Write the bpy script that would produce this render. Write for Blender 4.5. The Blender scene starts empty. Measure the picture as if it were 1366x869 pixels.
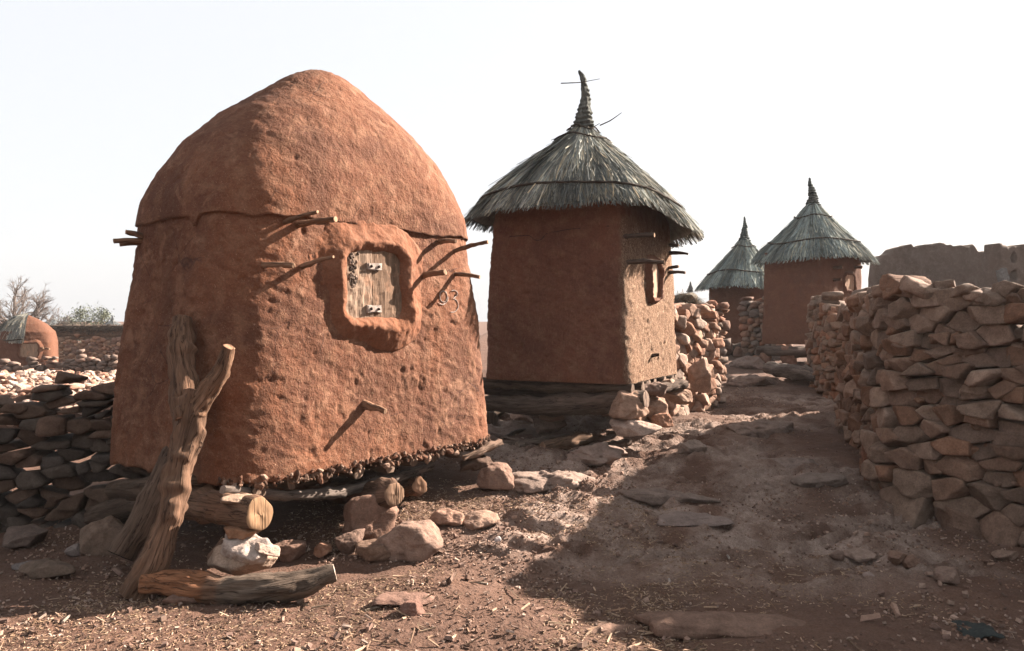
import bpy, bmesh, math, random
import numpy as np
from mathutils import Vector
from mathutils.bvhtree import BVHTree

# ---------------------------------------------------------------- camera, sky, sun, exposure
sc = bpy.context.scene
CAM_H = 1.5; FPX = 1366 * 28 / 36; HY = 428.0
cam_d = bpy.data.cameras.new('camera'); cam_d.lens = 28; cam_d.sensor_width = 36
cam_d.clip_start = 0.05; cam_d.clip_end = 3000
cam = bpy.data.objects.new('camera', cam_d); sc.collection.objects.link(cam)
cam.location = (0, 0, CAM_H)
cam.rotation_euler = (math.radians(90) - math.atan((434.5 - HY) / FPX), 0, 0)
sc.camera = cam
SUN = Vector((1.80, 0.98, 1.14)).normalized()
SUN_EL = math.asin(SUN.z); SUN_AZ = math.atan2(SUN.x, SUN.y)
world = bpy.data.worlds.new('World'); sc.world = world; world.use_nodes = True
nt = world.node_tree
sky = nt.nodes.new('ShaderNodeTexSky'); sky.sky_type = 'NISHITA'; sky.sun_disc = False
sky.sun_elevation = SUN_EL; sky.sun_rotation = SUN_AZ
sky.air_density = 1.0; sky.dust_density = 4.0; sky.ozone_density = 1.0
bg = nt.nodes['Background']; bg.inputs[1].default_value = 0.12
# dusty white sky: the clear sky seen through a bright veil of dust haze
veil = nt.nodes.new('ShaderNodeMix'); veil.data_type = 'RGBA'; veil.blend_type = 'MIX'; veil.inputs[0].default_value = 0.93
nt.links.new(sky.outputs[0], veil.inputs[6]); veil.inputs[7].default_value = (1.33, 1.33, 1.345, 1)
nt.links.new(veil.outputs[2], bg.inputs[0])
sd = bpy.data.lights.new('sun', 'SUN'); sd.energy = 5.0; sd.angle = math.radians(0.6); sd.color = (1.0, 0.86, 0.74)
sun = bpy.data.objects.new('sun', sd); sc.collection.objects.link(sun)
sun.rotation_euler = SUN.to_track_quat('Z', 'Y').to_euler(); sun.location = (20, 9, 15)
vs = sc.view_settings
vs.view_transform = 'Standard'; vs.look = 'None'; vs.gamma = 1; vs.exposure = 2.5; vs.use_curve_mapping = False
sc.render.engine = 'CYCLES'; sc.cycles.max_bounces = 5; sc.cycles.diffuse_bounces = 2

# ---------------------------------------------------------------- numpy noise
_r = np.random.RandomState(7)
_perm = np.concatenate([_r.permutation(256)] * 3); _val = _r.rand(256) * 2 - 1
def vnoise(P):
    P = np.asarray(P, float); I = np.floor(P).astype(int); f = P - I; f = f * f * f * (f * (f * 6 - 15) + 10)
    I &= 255; out = 0
    for dx in (0, 1):
        for dy in (0, 1):
            for dz in (0, 1):
                h = _perm[_perm[_perm[(I[:, 0] + dx) & 255] + ((I[:, 1] + dy) & 255)] + ((I[:, 2] + dz) & 255)]
                w = (f[:, 0] if dx else 1 - f[:, 0]) * (f[:, 1] if dy else 1 - f[:, 1]) * (f[:, 2] if dz else 1 - f[:, 2])
                out = out + w * _val[h]
    return out
def fbm(P, scale=1.0, octv=3, seed=0, gain=.5):
    P = np.asarray(P, float) * scale + seed * 17.31; a = 1; o = 0
    for k in range(octv):
        o = o + a * vnoise(P); P = P * 2.03 + 11.7; a *= gain
    return o
def N2(x, y, scale, octv=3, seed=0, gain=.5):
    x = np.asarray(x, float); y = np.asarray(y, float); s = x.shape
    return fbm(np.stack([x.ravel(), y.ravel(), np.zeros(x.size)], 1), scale, octv, seed, gain).reshape(s)
def sstep(a, b, x):
    t = np.clip((np.asarray(x, float) - a) / (b - a), 0, 1); return t * t * (3 - 2 * t)

# ---------------------------------------------------------------- terrain height
def rockmask(x, y):
    m = sstep(-.9, .2, x + .25 * (y - 6)) * sstep(4.3, 5.4, y + .2 * x) * (1 - sstep(10.5, 12.5, y))
    return m * sstep(-.35, .25, N2(x, y, .8, 3, 5) + .15)
def T(x, y, fine=True):
    x = np.atleast_1d(np.asarray(x, float)); y = np.atleast_1d(np.asarray(y, float))
    main = np.interp(y, [0, 4.8, 6, 7, 8.5, 10, 12, 14, 18, 30, 400], [0, 0, .12, .27, .36, .42, .52, .62, .74, .8, .8])
    left = np.interp(y, [0, 6, 9, 25, 60, 400], [0, .05, 0, -.3, -1.2, -2])
    w = sstep(-1.2, -4.2, x); z = main * (1 - w) + left * w
    z = z + .6 * sstep(9.0, 10.2, y) * (1 - sstep(13.5, 15, y)) * sstep(-3.4, -4.6, x)
    z = z + .035 * N2(x, y, .9, 2, 1)
    if fine:
        near = 1 - sstep(16, 22, y)
        z = z + near * (.012 * N2(x, y, 4.5, 3, 2) + .004 * N2(x, y, 22, 2, 3))
        m = rockmask(x, y)
        q = N2(x * .5 + y * .4, y * 1.5 - x * .5, .8, 4, 9, .42) * 3.2 + y * .7
        fl = np.floor(q); st = fl + sstep(.55, .95, q - fl)
        z = z + m * (.12 * (st - q) + .045 * N2(x, y, 2.2, 4, 8, .55) + .02 * np.abs(N2(x, y, 7, 3, 12)))
    return z
def Tz(x, y): return float(T(x, y)[0])
def W(px, py, d): return Vector(((px - 683) / FPX * d, d, CAM_H - (py - HY) / FPX * d))
def G(px, py, dz=0.0):
    lo = 2.0
    prev = None
    for d in np.arange(2.2, 40, .05):
        p = W(px, py, d)
        if p.z <= float(T(p.x, p.y, False)[0]) + dz: return p
    return W(px, py, 40)

# ---------------------------------------------------------------- mesh / object helpers
def mesh_np(name, V, F, attrs=None, smooth=True):
    V = np.asarray(V, np.float32); F = np.asarray(F, np.int32)
    k = F.shape[1]; me = bpy.data.meshes.new(name)
    me.vertices.add(len(V)); me.vertices.foreach_set('co', V.ravel())
    me.loops.add(F.size); me.loops.foreach_set('vertex_index', F.ravel())
    me.polygons.add(len(F)); me.polygons.foreach_set('loop_start', np.arange(len(F), dtype=np.int32) * k)
    try: me.polygons.foreach_set('loop_total', np.full(len(F), k, np.int32))
    except Exception: pass
    for an, av in (attrs or {}).items():
        av = np.asarray(av, np.float32)
        if an == 'col':
            a = me.attributes.new(an, 'FLOAT_COLOR', 'POINT')
            c = np.ones((len(V), 4), np.float32); c[:, :3] = av; a.data.foreach_set('color', c.ravel())
        elif av.ndim == 2:
            a = me.attributes.new(an, 'FLOAT_VECTOR', 'POINT'); a.data.foreach_set('vector', av.ravel())
        else:
            a = me.attributes.new(an, 'FLOAT', 'POINT'); a.data.foreach_set('value', av)
    me.update(calc_edges=True); me.validate()
    me.polygons.foreach_set('use_smooth', np.full(len(me.polygons), smooth))
    return me
class MB:
    def __init__(s): s.V = []; s.F = []; s.A = {}; s.n = 0
    def add(s, V, F, **at):
        V = np.asarray(V, float); F = np.asarray(F, int)
        if F.shape[1] == 3: F = np.concatenate([F, F[:, :1]], 1); tri = True
        s.V.append(V); s.F.append(F + s.n); s.n += len(V)
        for k, v in at.items():
            v = np.asarray(v, float)
            if v.ndim == 0: v = np.full(len(V), float(v))
            elif v.ndim == 1 and len(v) == 3 and k in ('col', 'grain'): v = np.tile(v, (len(V), 1))
            s.A.setdefault(k, []).append(v)
    def arrays(s): return np.concatenate(s.V), np.concatenate(s.F), {k: np.concatenate(v) for k, v in s.A.items()}
def worldloc(o):
    l = Vector((0, 0, 0))
    while o: l += o.location; o = o.parent
    return l
def tag(o, label=None, cat=None, group=None, kind=None):
    if label: o['label'] = label
    if cat: o['category'] = cat
    if group: o['group'] = group
    if kind: o['kind'] = kind
    return o
def thing(name, loc, label, cat, group=None):
    o = bpy.data.objects.new(name, None); sc.collection.objects.link(o); o.location = loc; o.empty_display_size = .2
    return tag(o, label, cat, group)
def put(name, V, F, mat, parent=None, attrs=None, smooth=True, base=None):
    V = np.asarray(V, float); F = np.asarray(F, int)
    if F.shape[1] == 4:
        degen = F[:, 3] == F[:, 0]
    else: degen = np.zeros(len(F), bool)
    if parent is not None: org = np.array(worldloc(parent))
    elif base is not None: org = np.array(base)
    else: org = np.array([(V[:, 0].min() + V[:, 0].max()) / 2, (V[:, 1].min() + V[:, 1].max()) / 2, V[:, 2].min()])
    if degen.all(): me = mesh_np(name, V - org, F[:, :3], attrs, smooth)
    elif degen.any():
        tris = np.concatenate([F[degen][:, :3], F[~degen][:, [0, 1, 2]], F[~degen][:, [0, 2, 3]]]); me = mesh_np(name, V - org, tris, attrs, smooth)
    else: me = mesh_np(name, V - org, F, attrs, smooth)
    o = bpy.data.objects.new(name, me); sc.collection.objects.link(o); me.materials.append(mat)
    if parent is not None: o.parent = parent
    else: o.location = org
    return o
def putmb(name, mb, mat, parent=None, smooth=True, base=None):
    V, F, A = mb.arrays(); return put(name, V, F, mat, parent, A, smooth, base)
def gridF(nu, nv, wrapu=False):
    i = np.arange(nv - 1)[:, None] * nu; ju = np.arange(nu if wrapu else nu - 1)[None, :]; jn = (ju + 1) % nu
    return np.stack([i + ju, i + jn, i + nu + jn, i + nu + ju], -1).reshape(-1, 4)
_ico = {}
def ico(l):
    if l not in _ico:
        bm = bmesh.new(); bmesh.ops.create_icosphere(bm, subdivisions=l, radius=1)
        _ico[l] = (np.array([v.co[:] for v in bm.verts]), np.array([[v.index for v in f.verts] for f in bm.faces])); bm.free()
    return _ico[l]

# ---------------------------------------------------------------- materials
class NT:
    def __init__(s, name):
        s.m = bpy.data.materials.new(name); s.m.use_nodes = True; s.t = s.m.node_tree; s.b = s.t.nodes['Principled BSDF']
        s.b.inputs['Roughness'].default_value = .95; s.b.inputs['Specular IOR Level'].default_value = .15
        s.tc = s.t.nodes.new('ShaderNodeTexCoord')
    def n(s, ty, **kw):
        nd = s.t.nodes.new(ty)
        for k, v in kw.items(): setattr(nd, k, v)
        return nd
    def l(s, a, b): s.t.links.new(a, b)
    def noise(s, scale, detail=4, rough=.55, vec=None, dist=0):
        nd = s.n('ShaderNodeTexNoise'); nd.inputs['Scale'].default_value = scale; nd.inputs['Detail'].default_value = detail
        nd.inputs['Roughness'].default_value = rough; nd.inputs['Distortion'].default_value = dist
        s.l(vec if vec is not None else s.tc.outputs['Object'], nd.inputs['Vector']); return nd.outputs['Fac']
    def stretch(s, sx, sy, sz, vec=None):
        m = s.n('ShaderNodeMapping'); m.inputs['Scale'].default_value = (sx, sy, sz)
        s.l(vec if vec is not None else s.tc.outputs['Object'], m.inputs['Vector']); return m.outputs[0]
    def ramp(s, fac, a, b, ca, cb):
        r = s.n('ShaderNodeValToRGB'); e = r.color_ramp.elements; e[0].position = a; e[1].position = b
        e[0].color = (*ca, 1); e[1].color = (*cb, 1); s.l(fac, r.inputs[0]); return r.outputs[0]
    def mix(s, fac, a, b, mode='MIX'):
        m = s.n('ShaderNodeMix', data_type='RGBA', blend_type=mode)
        for i, v in ((0, fac), (6, a), (7, b)):
            if isinstance(v, (int, float)): m.inputs[i].default_value = v
            elif isinstance(v, tuple): m.inputs[i].default_value = (*v, 1)
            else: s.l(v, m.inputs[i])
        return m.outputs[2]
    def math(s, op, a, b=0.0):
        m = s.n('ShaderNodeMath', operation=op)
        for i, v in ((0, a), (1, b)):
            if isinstance(v, (int, float)): m.inputs[i].default_value = v
            else: s.l(v, m.inputs[i])
        return m.outputs[0]
    def attr(s, name, out='Color'):
        a = s.n('ShaderNodeAttribute'); a.attribute_name = name; return a.outputs[out]
    def bump(s, h, dist, strength=1.0, prev=None):
        b = s.n('ShaderNodeBump'); b.inputs['Distance'].default_value = dist; b.inputs['Strength'].default_value = strength
        s.l(h, b.inputs['Height'])
        if prev is not None: s.l(prev, b.inputs['Normal'])
        return b.outputs[0]
    def done(s, col, nrm=None):
        if isinstance(col, tuple): s.b.inputs['Base Color'].default_value = (*col, 1)
        else: s.l(col, s.b.inputs['Base Color'])
        if nrm is not None: s.l(nrm, s.b.inputs['Normal'])
        return s.m
def mud_mat(name, c1, c2, c3, bumpd=.012, straw=0.0, sc1=1.0, flecks=False):
    t = NT(name); c1, c2, c3 = [tuple(x * .82 for x in c) for c in (c1, c2, c3)]
    big = t.noise(1.6 * sc1, 4, .6, dist=.5); med = t.noise(9 * sc1, 5, .6); fine = t.noise(70, 4, .65); pit = t.noise(28, 3, .5, dist=.6)
    col = t.mix(t.ramp(big, .38, .66, (0, 0, 0), (1, 1, 1)), c1, c2)
    col = t.mix(t.ramp(med, .48, .72, (0, 0, 0), (1, 1, 1)), col, c3)
    col = t.mix(.55, col, t.ramp(fine, .3, .72, (.55, .52, .5), (1.25, 1.25, 1.25)), 'MULTIPLY')
    if flecks:
        rub = t.noise(1, 5, .6, t.stretch(2.2, 2.2, .8), .8); col = t.mix(t.ramp(rub, .52, .64, (0, 0, 0), (.55, .55, .55)), col, tuple(x * .72 for x in c2))
        pat = t.noise(4.5, 5, .65, None, 1.2); col = t.mix(t.ramp(pat, .56, .66, (0, 0, 0), (.6, .6, .6)), col, (c3[0] * 1.1, c3[1] * 1.15, c3[2] * 1.2))
        fl = t.noise(1, 2, .5, t.stretch(120, 120, 45), 2.5); col = t.mix(t.ramp(fl, .66, .71, (0, 0, 0), (.7, .7, .7)), col, (.34, .24, .17))
        ck = t.n('ShaderNodeTexVoronoi'); ck.feature = 'DISTANCE_TO_EDGE'; ck.inputs['Scale'].default_value = 3.2
        wv = t.mix(.12, t.tc.outputs['Object'], t.n('ShaderNodeTexNoise').outputs['Color']); t.l(wv, ck.inputs['Vector'])
        ckm = t.math('MULTIPLY', t.ramp(ck.outputs['Distance'], .0, .012, (1, 1, 1), (0, 0, 0)), t.ramp(t.noise(1.9, 2), .55, .62, (0, 0, 0), (.8, .8, .8)))
        col = t.mix(ckm, col, (.04, .02, .015))
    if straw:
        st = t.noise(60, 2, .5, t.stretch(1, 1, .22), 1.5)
        sa = t.attr('straw_sunlit', 'Fac'); st2 = t.noise(1, 4, .7, t.stretch(75, 75, 26), 2.5)
        col = t.mix(t.math('MULTIPLY', sa, t.ramp(st2, .42, .6, (0, 0, 0), (straw, straw, straw))), col, (.54, .35, .225))  # straw plaster flecks, colour brightened to stand in for strong sun on that face
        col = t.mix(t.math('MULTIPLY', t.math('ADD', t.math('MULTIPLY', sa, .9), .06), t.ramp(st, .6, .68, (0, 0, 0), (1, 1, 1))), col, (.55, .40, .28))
    n = t.bump(med, bumpd * 1.6, .8); n = t.bump(t.ramp(pit, .32, .55, (0, 0, 0), (1, 1, 1)), bumpd * .35, .7, n)
    n = t.bump(fine, bumpd * .55, 1, n); n = t.bump(t.noise(160, 3, .7), bumpd * .22, 1, n)
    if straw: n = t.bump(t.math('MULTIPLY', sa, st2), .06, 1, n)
    return t.done(col, n)
MUD1 = mud_mat('mud_orange', (.172, .071, .038), (.115, .050, .030), (.225, .115, .070), .011, flecks=True)
MUDF = mud_mat('mud_frame', (.20, .084, .045), (.165, .070, .040), (.225, .112, .068), .007)
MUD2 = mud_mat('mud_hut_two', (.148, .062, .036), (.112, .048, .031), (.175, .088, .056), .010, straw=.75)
MUD3 = mud_mat('mud_hut_far', (.135, .060, .036), (.112, .051, .032), (.15, .074, .045), .009)
MUDR = mud_mat('mud_ruin', (.14, .104, .085), (.115, .085, .07), (.165, .125, .104), .025)
MUDP = mud_mat('mud_pale', (.3, .24, .2), (.27, .22, .18), (.33, .27, .22), .012)
def vcol_mat(name, var=(.6, 1.35), nscale=14, bd=.01, fine=90, layers=False, rough=.92):
    t = NT(name); t.b.inputs['Roughness'].default_value = rough
    c = t.attr('col'); n1 = t.noise(nscale, 5, .62); n2 = t.noise(fine, 4, .7)
    lo, hi = var
    c = t.mix(.8, c, t.ramp(n1, .3, .72, (lo, lo * .97, lo * .95), (hi, hi, hi)), 'MULTIPLY')
    c = t.mix(.6, c, t.ramp(n2, .3, .7, (.6, .58, .56), (1.3, 1.3, 1.3)), 'MULTIPLY')
    n = t.bump(n1, bd * 1.4, .8); n = t.bump(n2, bd * .35, 1, n)
    if layers: n = t.bump(t.noise(9, 4, .6, t.stretch(.6, .6, 3.5), .4), bd * 1.5, .6, n)
    return t.done(c, n)
STONE = vcol_mat('stone', layers=True)
STRAW = vcol_mat('dry_straw', (.8, 1.2), 20, .001)
THATCH = vcol_mat('thatch_straw', (.6, 1.35), 12, .002, 60)
LEAF = vcol_mat('leaf', (.7, 1.3), 3, .0)
PAINT = vcol_mat('weathered_metal', (.7, 1.2), 60, .002, 200, rough=.6)
def wood_mat():
    t = NT('weathered_wood'); g = t.attr('grain', 'Vector'); c = t.attr('col')
    a = t.noise(1, 6, .7, t.stretch(34, 34, 3, g), .6); b = t.noise(1, 4, .65, t.stretch(150, 150, 9, g), .3); cr = t.noise(1, 3, .6, t.stretch(26, 26, 1.7, g), 1.0); s = t.noise(1, 3, .6, t.stretch(3, 3, 2, g), .5)
    c = t.mix(.85, c, t.ramp(a, .32, .7, (.42, .38, .35), (1.5, 1.45, 1.4)), 'MULTIPLY')
    c = t.mix(.6, c, t.ramp(s, .3, .7, (.6, .6, .6), (1.3, 1.3, 1.3)), 'MULTIPLY')
    crk = t.ramp(t.math('ABSOLUTE', t.math('SUBTRACT', cr, .5)), .0, .02, (.22, .2, .18), (1, 1, 1)); c = t.mix(.9, c, crk, 'MULTIPLY')
    c = t.mix(.45, c, t.ramp(b, .3, .7, (.5, .5, .5), (1.5, 1.5, 1.5)), 'MULTIPLY')
    n = t.bump(a, .012, 1.0); n = t.bump(crk, .007, 1.0, n); n = t.bump(b, .003, .9, n)
    return t.done(c, n)
WOOD = wood_mat()
def ground_mat():
    t = NT('dirt_ground'); r = t.attr('rock', 'Fac')
    a = t.noise(1.3, 5, .6); b = t.noise(14, 5, .65); f = t.noise(110, 4, .7)
    dirt = t.mix(t.ramp(a, .35, .65, (0, 0, 0), (1, 1, 1)), (.105, .060, .042), (.078, .045, .032))
    dirt = t.mix(t.ramp(b, .5, .75, (0, 0, 0), (.7, .7, .7)), dirt, (.125, .078, .06))
    rock = t.mix(t.ramp(b, .35, .65, (0, 0, 0), (1, 1, 1)), (.17, .122, .098), (.27, .205, .17))
    m = t.math('MULTIPLY', r, t.ramp(t.noise(2.4, 6, .6), .38, .58, (0, 0, 0), (1, 1, 1)))
    c = t.mix(m, dirt, rock)
    c = t.mix(.75, c, t.ramp(f, .3, .7, (.5, .48, .47), (1.4, 1.4, 1.4)), 'MULTIPLY')
    n = t.bump(b, .03, .9); n = t.bump(f, .006, 1, n)
    v = t.n('ShaderNodeTexVoronoi'); v.inputs['Scale'].default_value = 38; t.l(t.tc.outputs['Object'], v.inputs['Vector'])
    n = t.bump(t.ramp(v.outputs['Distance'], .1, .5, (1, 1, 1), (0, 0, 0)), .008, .5, n)
    return t.done(c, n)
GROUND = ground_mat()
def door_mat():
    t = NT('old_door_wood'); c = t.attr('col')
    a = t.noise(1, 5, .65, t.stretch(45, 45, 5), .8); b = t.noise(9, 4, .6)
    c = t.mix(.85, c, t.ramp(a, .33, .68, (.45, .42, .4), (1.35, 1.35, 1.35)), 'MULTIPLY')
    c = t.mix(t.ramp(b, .56, .68, (0, 0, 0), (.7, .7, .7)), c, (.30, .17, .11))
    n = t.bump(a, .008, .9); return t.done(c, n)
DOORW = door_mat()

# ---------------------------------------------------------------- shape builders
def plane_stone(lvl, normals, dists, p=16):
    D, F = ico(lvl); q = np.maximum(D @ normals.T, 0) / dists[None, :]
    r = (q ** p).sum(1) ** (-1.0 / p)
    return D * r[:, None], F
def stone_poly(rng, dims, lvl=4, nplanes=12, p=30, rough=.02, seed=0):
    nn = rng.randn(nplanes, 3); nn /= np.linalg.norm(nn, axis=1)[:, None]; dd = rng.uniform(.62, 1.05, nplanes)
    ax = np.array([[1, 0, 0], [-1, 0, 0], [0, 1, 0], [0, -1, 0], [0, 0, 1], [0, 0, -1.]]) + rng.randn(6, 3) * .13
    ax /= np.linalg.norm(ax, axis=1)[:, None]
    V, F = plane_stone(lvl, np.concatenate([nn, ax]), np.concatenate([dd, rng.uniform(.85, 1, 6)]), p)
    V = V * np.array(dims) / 2
    s = max(dims); nrm = V / np.linalg.norm(V, axis=1)[:, None]
    V = V + nrm * (fbm(V, 5 / s, 4, seed + rng.rand() * 50, .6) * rough * s)[:, None]
    return V, F
def rotz(V, a, tilt=0, ta=0):
    c, s = math.cos(ta), math.sin(ta); R1 = np.array([[c, -s, 0], [s, c, 0], [0, 0, 1]])
    ct, st = math.cos(tilt), math.sin(tilt); R2 = np.array([[ct, 0, st], [0, 1, 0], [-st, 0, ct]])
    c, s = math.cos(a), math.sin(a); R3 = np.array([[c, -s, 0], [s, c, 0], [0, 0, 1]])
    return V @ (R3 @ R1 @ R2 @ R1.T).T
def rock(name, loc, dims, rz, seed, label, cat='rock', col=(.33, .19, .135), tilt=0, ta=0, lvl=5, sink=.1, p=34, rough=.03, group=None, nplanes=16):
    rng = np.random.RandomState(seed); V, F = stone_poly(rng, dims, lvl, nplanes, p, rough)
    V = rotz(V, rz, tilt, ta); V[:, 2] -= V[:, 2].min() + sink * dims[2]
    V += np.array(loc)
    o = put(name, V, F, STONE, None, {'col': np.tile(np.array(col) * .62, (len(V), 1))}, True, base=loc)
    return tag(o, label, cat, group)
PAL = [(.18, .105, .07), (.2, .13, .095), (.155, .09, .065), (.15, .11, .09), (.21, .115, .075), (.125, .095, .08), (.18, .13, .10), (.2, .09, .055)]
def wall_mb(mb, path, top, cell, aspect, seed, lvl=3, base=None, batter=.1, side=1, off=0., depth=(.10, .17), pal=PAL, gap=.006, specials=(), p=80, ragged=.06, chink=0):
    rng = np.random.RandomState(seed); P = np.array(path, float)
    seg = np.linalg.norm(np.diff(P, axis=0), axis=1); cum = np.concatenate([[0], np.cumsum(seg)]); L = cum[-1]
    def pos(u): return np.array([np.interp(u, cum, P[:, 0]), np.interp(u, cum, P[:, 1])])
    def tan(u):
        d = pos(min(u + .16, L)) - pos(max(u - .16, 0)); return d / np.linalg.norm(d)
    hmax = max(top(u) for u in np.linspace(0, L, 40)) + .3
    n = int(L * hmax / (cell * cell / aspect)); pts = rng.rand(n, 2) * [L, hmax]
    k = np.array([1, aspect]); wts = rng.uniform(0, .30, n) * cell; wts[rng.rand(n) < .3] *= .1
    for it in range(2):
        s = rng.rand(n * 30, 2) * [L, hmax]
        d = (((s[:, None] - pts[None]) * k) ** 2).sum(2) - (wts ** 2)[None] * 2
        a = d.argmin(1)
        for i in range(n):
            q = s[a == i]
            if len(q): pts[i] = pts[i] * .3 + q.mean(0) * .7
    pts2 = pts.copy()
    D, F = ico(lvl)
    for i in range(n):
        u, v = pts[i]; h = top(u)
        if v > h + ragged * rng.randn(): continue
        s = (pts2 - pts2[i]) * k; dd = np.sqrt((s ** 2).sum(1)); dd[i] = 1e9; idx = np.argsort(dd)[:14]
        ns = []; ds = []
        for j in idx:
            c = (dd[j] ** 2 + 2 * wts[i] ** 2 - 2 * wts[j] ** 2) / (2 * dd[j]); nu = s[j] / dd[j]
            nw = np.array([nu[0], nu[1] * aspect]); ln = np.linalg.norm(nw); ns.append([nw[0] / ln, nw[1] / ln, rng.uniform(-.18, .12)]); ds.append(max(c / ln - gap * rng.uniform(-.6, 1.4), .018))
        ns.append([rng.uniform(-.35, .35), rng.uniform(-.15, .45), 1]); ds.append(rng.uniform(*depth))
        ns.append([0, 0, -1]); ds.append(.16)
        for q_ in ((1, 0, 0), (-1, 0, 0), (0, 1, 0), (0, -1, 0)): ns.append(list(q_)); ds.append(cell * (.95 if q_[0] else .8))
        for q in range(4): ns.append([rng.randn() * .9, rng.randn() * .9, rng.uniform(.5, 1.2)]); ds.append(rng.uniform(.11, .20))
        ns = np.array(ns); ns /= np.linalg.norm(ns, axis=1)[:, None]; ds = np.array(ds)
        V, _ = plane_stone(lvl, ns, ds, p)
        size = min(.25, np.abs(V[:, :2]).max())
        V = V + (V / np.linalg.norm(V, axis=1)[:, None]) * (fbm(V, 9, 3 if lvl > 2 else 2, i % 91, .6) * .036 * size)[:, None]
        u0 = u; t = tan(u0); nrm = np.array([t[1], -t[0]]) * side; b = pos(u0)
        zb = base(b) if base else 0
        zc = v + V[:, 2 - 1]
        w = V[:, 2] + off - batter * (v) + rng.uniform(-.035, .035)
        X = b[0] + t[0] * V[:, 0] + nrm[0] * w; Y = b[1] + t[1] * V[:, 0] + nrm[1] * w; Z = zb + zc
        c = np.array(pal[rng.randint(len(pal))]) * rng.uniform(.75, 1.2)
        mb.add(np.stack([X, Y, Z], 1), F, col=c)
    for q in range(chink):
        u = rng.rand() * L; v = rng.rand() * top(u); t = tan(u); nrm = np.array([t[1], -t[0]]) * side; b = pos(u); sz = rng.uniform(.03, .085)
        V, _f = stone_poly(rng, (sz * 1.5, sz, sz * .8), 3, 8, 50, .03); w = off - batter * v + rng.uniform(.03, .085); zb = base(b) if base else 0
        mb.add(rotz(V, math.atan2(t[1], t[0]) + rng.randn() * .4, rng.randn() * .3) + [b[0] + nrm[0] * w, b[1] + nrm[1] * w, zb + v], _f, col=np.array(pal[rng.randint(len(pal))]) * rng.uniform(.7, 1.15))
    return mb
def smooth_path(pts, r=.35):
    P = [np.array(pts[0], float)]
    for i in range(1, len(pts) - 1):
        a, b, c = [np.array(q, float) for q in pts[i - 1:i + 2]]
        p0 = b + (a - b) / np.linalg.norm(a - b) * r; p1 = b + (c - b) / np.linalg.norm(c - b) * r
        for t in np.linspace(0, 1, 6): P.append((1 - t) ** 2 * p0 + 2 * t * (1 - t) * b + t * t * p1)
    P.append(np.array(pts[-1], float)); return P
def tube(mb, pts, rad, seed=0, nu=20, nv=None, col=(.25, .17, .12), cap=None, rough=.12, knots=.0, ell=1.0, captilt=0.0, colf=None):
    pts = np.array([tuple(p) for p in pts], float); rad = np.array(rad, float)
    seg = np.linalg.norm(np.diff(pts, axis=0), axis=1); cum = np.concatenate([[0], np.cumsum(seg)]); L = cum[-1]
    nv = nv or max(4, int(L / .025)); u = np.linspace(0, L, nv)
    ex = lambda A: np.interp(u, cum, A)
    C = np.stack([ex(pts[:, i]) for i in range(3)], 1); R = ex(rad)
    if len(pts) > 2:
        for _ in range(max(2, nv // 12)):
            C[1:-1] = (C[:-2] + 2 * C[1:-1] + C[2:]) / 4; R[1:-1] = (R[:-2] + 2 * R[1:-1] + R[2:]) / 4
    Tn = np.gradient(C, axis=0); Tn /= np.linalg.norm(Tn, axis=1)[:, None]
    up = np.array([0, 0, 1.]) if abs(Tn[0, 2]) < .8 else np.array([0, 1., 0])
    A = np.cross(Tn, up); A /= np.linalg.norm(A, axis=1)[:, None]; B = np.cross(A, Tn)
    th = np.linspace(0, 2 * math.pi, nu, endpoint=False)
    TH, U = np.meshgrid(th, u); Rr = np.repeat(R[:, None], nu, 1)
    g = np.stack([np.cos(TH) * Rr, np.sin(TH) * Rr, U + seed * 3.1], -1).reshape(-1, 3)
    gn = g / max(R.mean(), 1e-4)
    gn[:, 2] *= .45
    nz = fbm(gn, 1.1, 3, seed, .55).reshape(TH.shape)
    Rr = Rr * (1 + rough * nz + knots * np.maximum(0, fbm(gn * [.6, .6, 1.6], 1, 2, seed + 5).reshape(TH.shape) - .35))
    Vv = C[:, None] + A[:, None] * (np.cos(TH) * Rr)[..., None] + B[:, None] * (np.sin(TH) * Rr * ell)[..., None]
    V = Vv.reshape(-1, 3); Fq = gridF(nu, nv, True)
    if colf is not None: cc = colf(U.reshape(-1) / L)
    else: cc = np.tile(col, (len(V), 1))
    mb.add(V, Fq, col=cc * .5, grain=g)
    cap = cap or tuple(min(.8, x * 1.35) for x in col)
    for e, sgn in ((0, -1), (nv - 1, 1)):
        ring = Vv[e]; c = ring.mean(0)
        rings = [ring, c + (ring - c) * .93 + Tn[e] * sgn * R[e] * .05]
        for q in (.6, .3, .02): rings.append(c + (ring - c) * q + Tn[e] * sgn * R[e] * (.06 + (.015 + .02 * q) * np.sin(th * 3 + seed))[:, None])
        rr = np.concatenate(rings); f = gridF(nu, len(rings), True)
        if sgn > 0: pass
        mb.add(rr, f, col=np.tile(cap, (len(rr), 1)) * .7, grain=(rr - c) * [.2, .2, .05] + [seed * .7, .31, seed])
def log_thing(name, pts, rad, label, cat='log', seed=0, **kw):
    mb = MB(); tube(mb, pts, rad, seed, **kw); V, F, A = mb.arrays()
    return tag(put(name, V, F, WOOD, None, A), label, cat)

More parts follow.
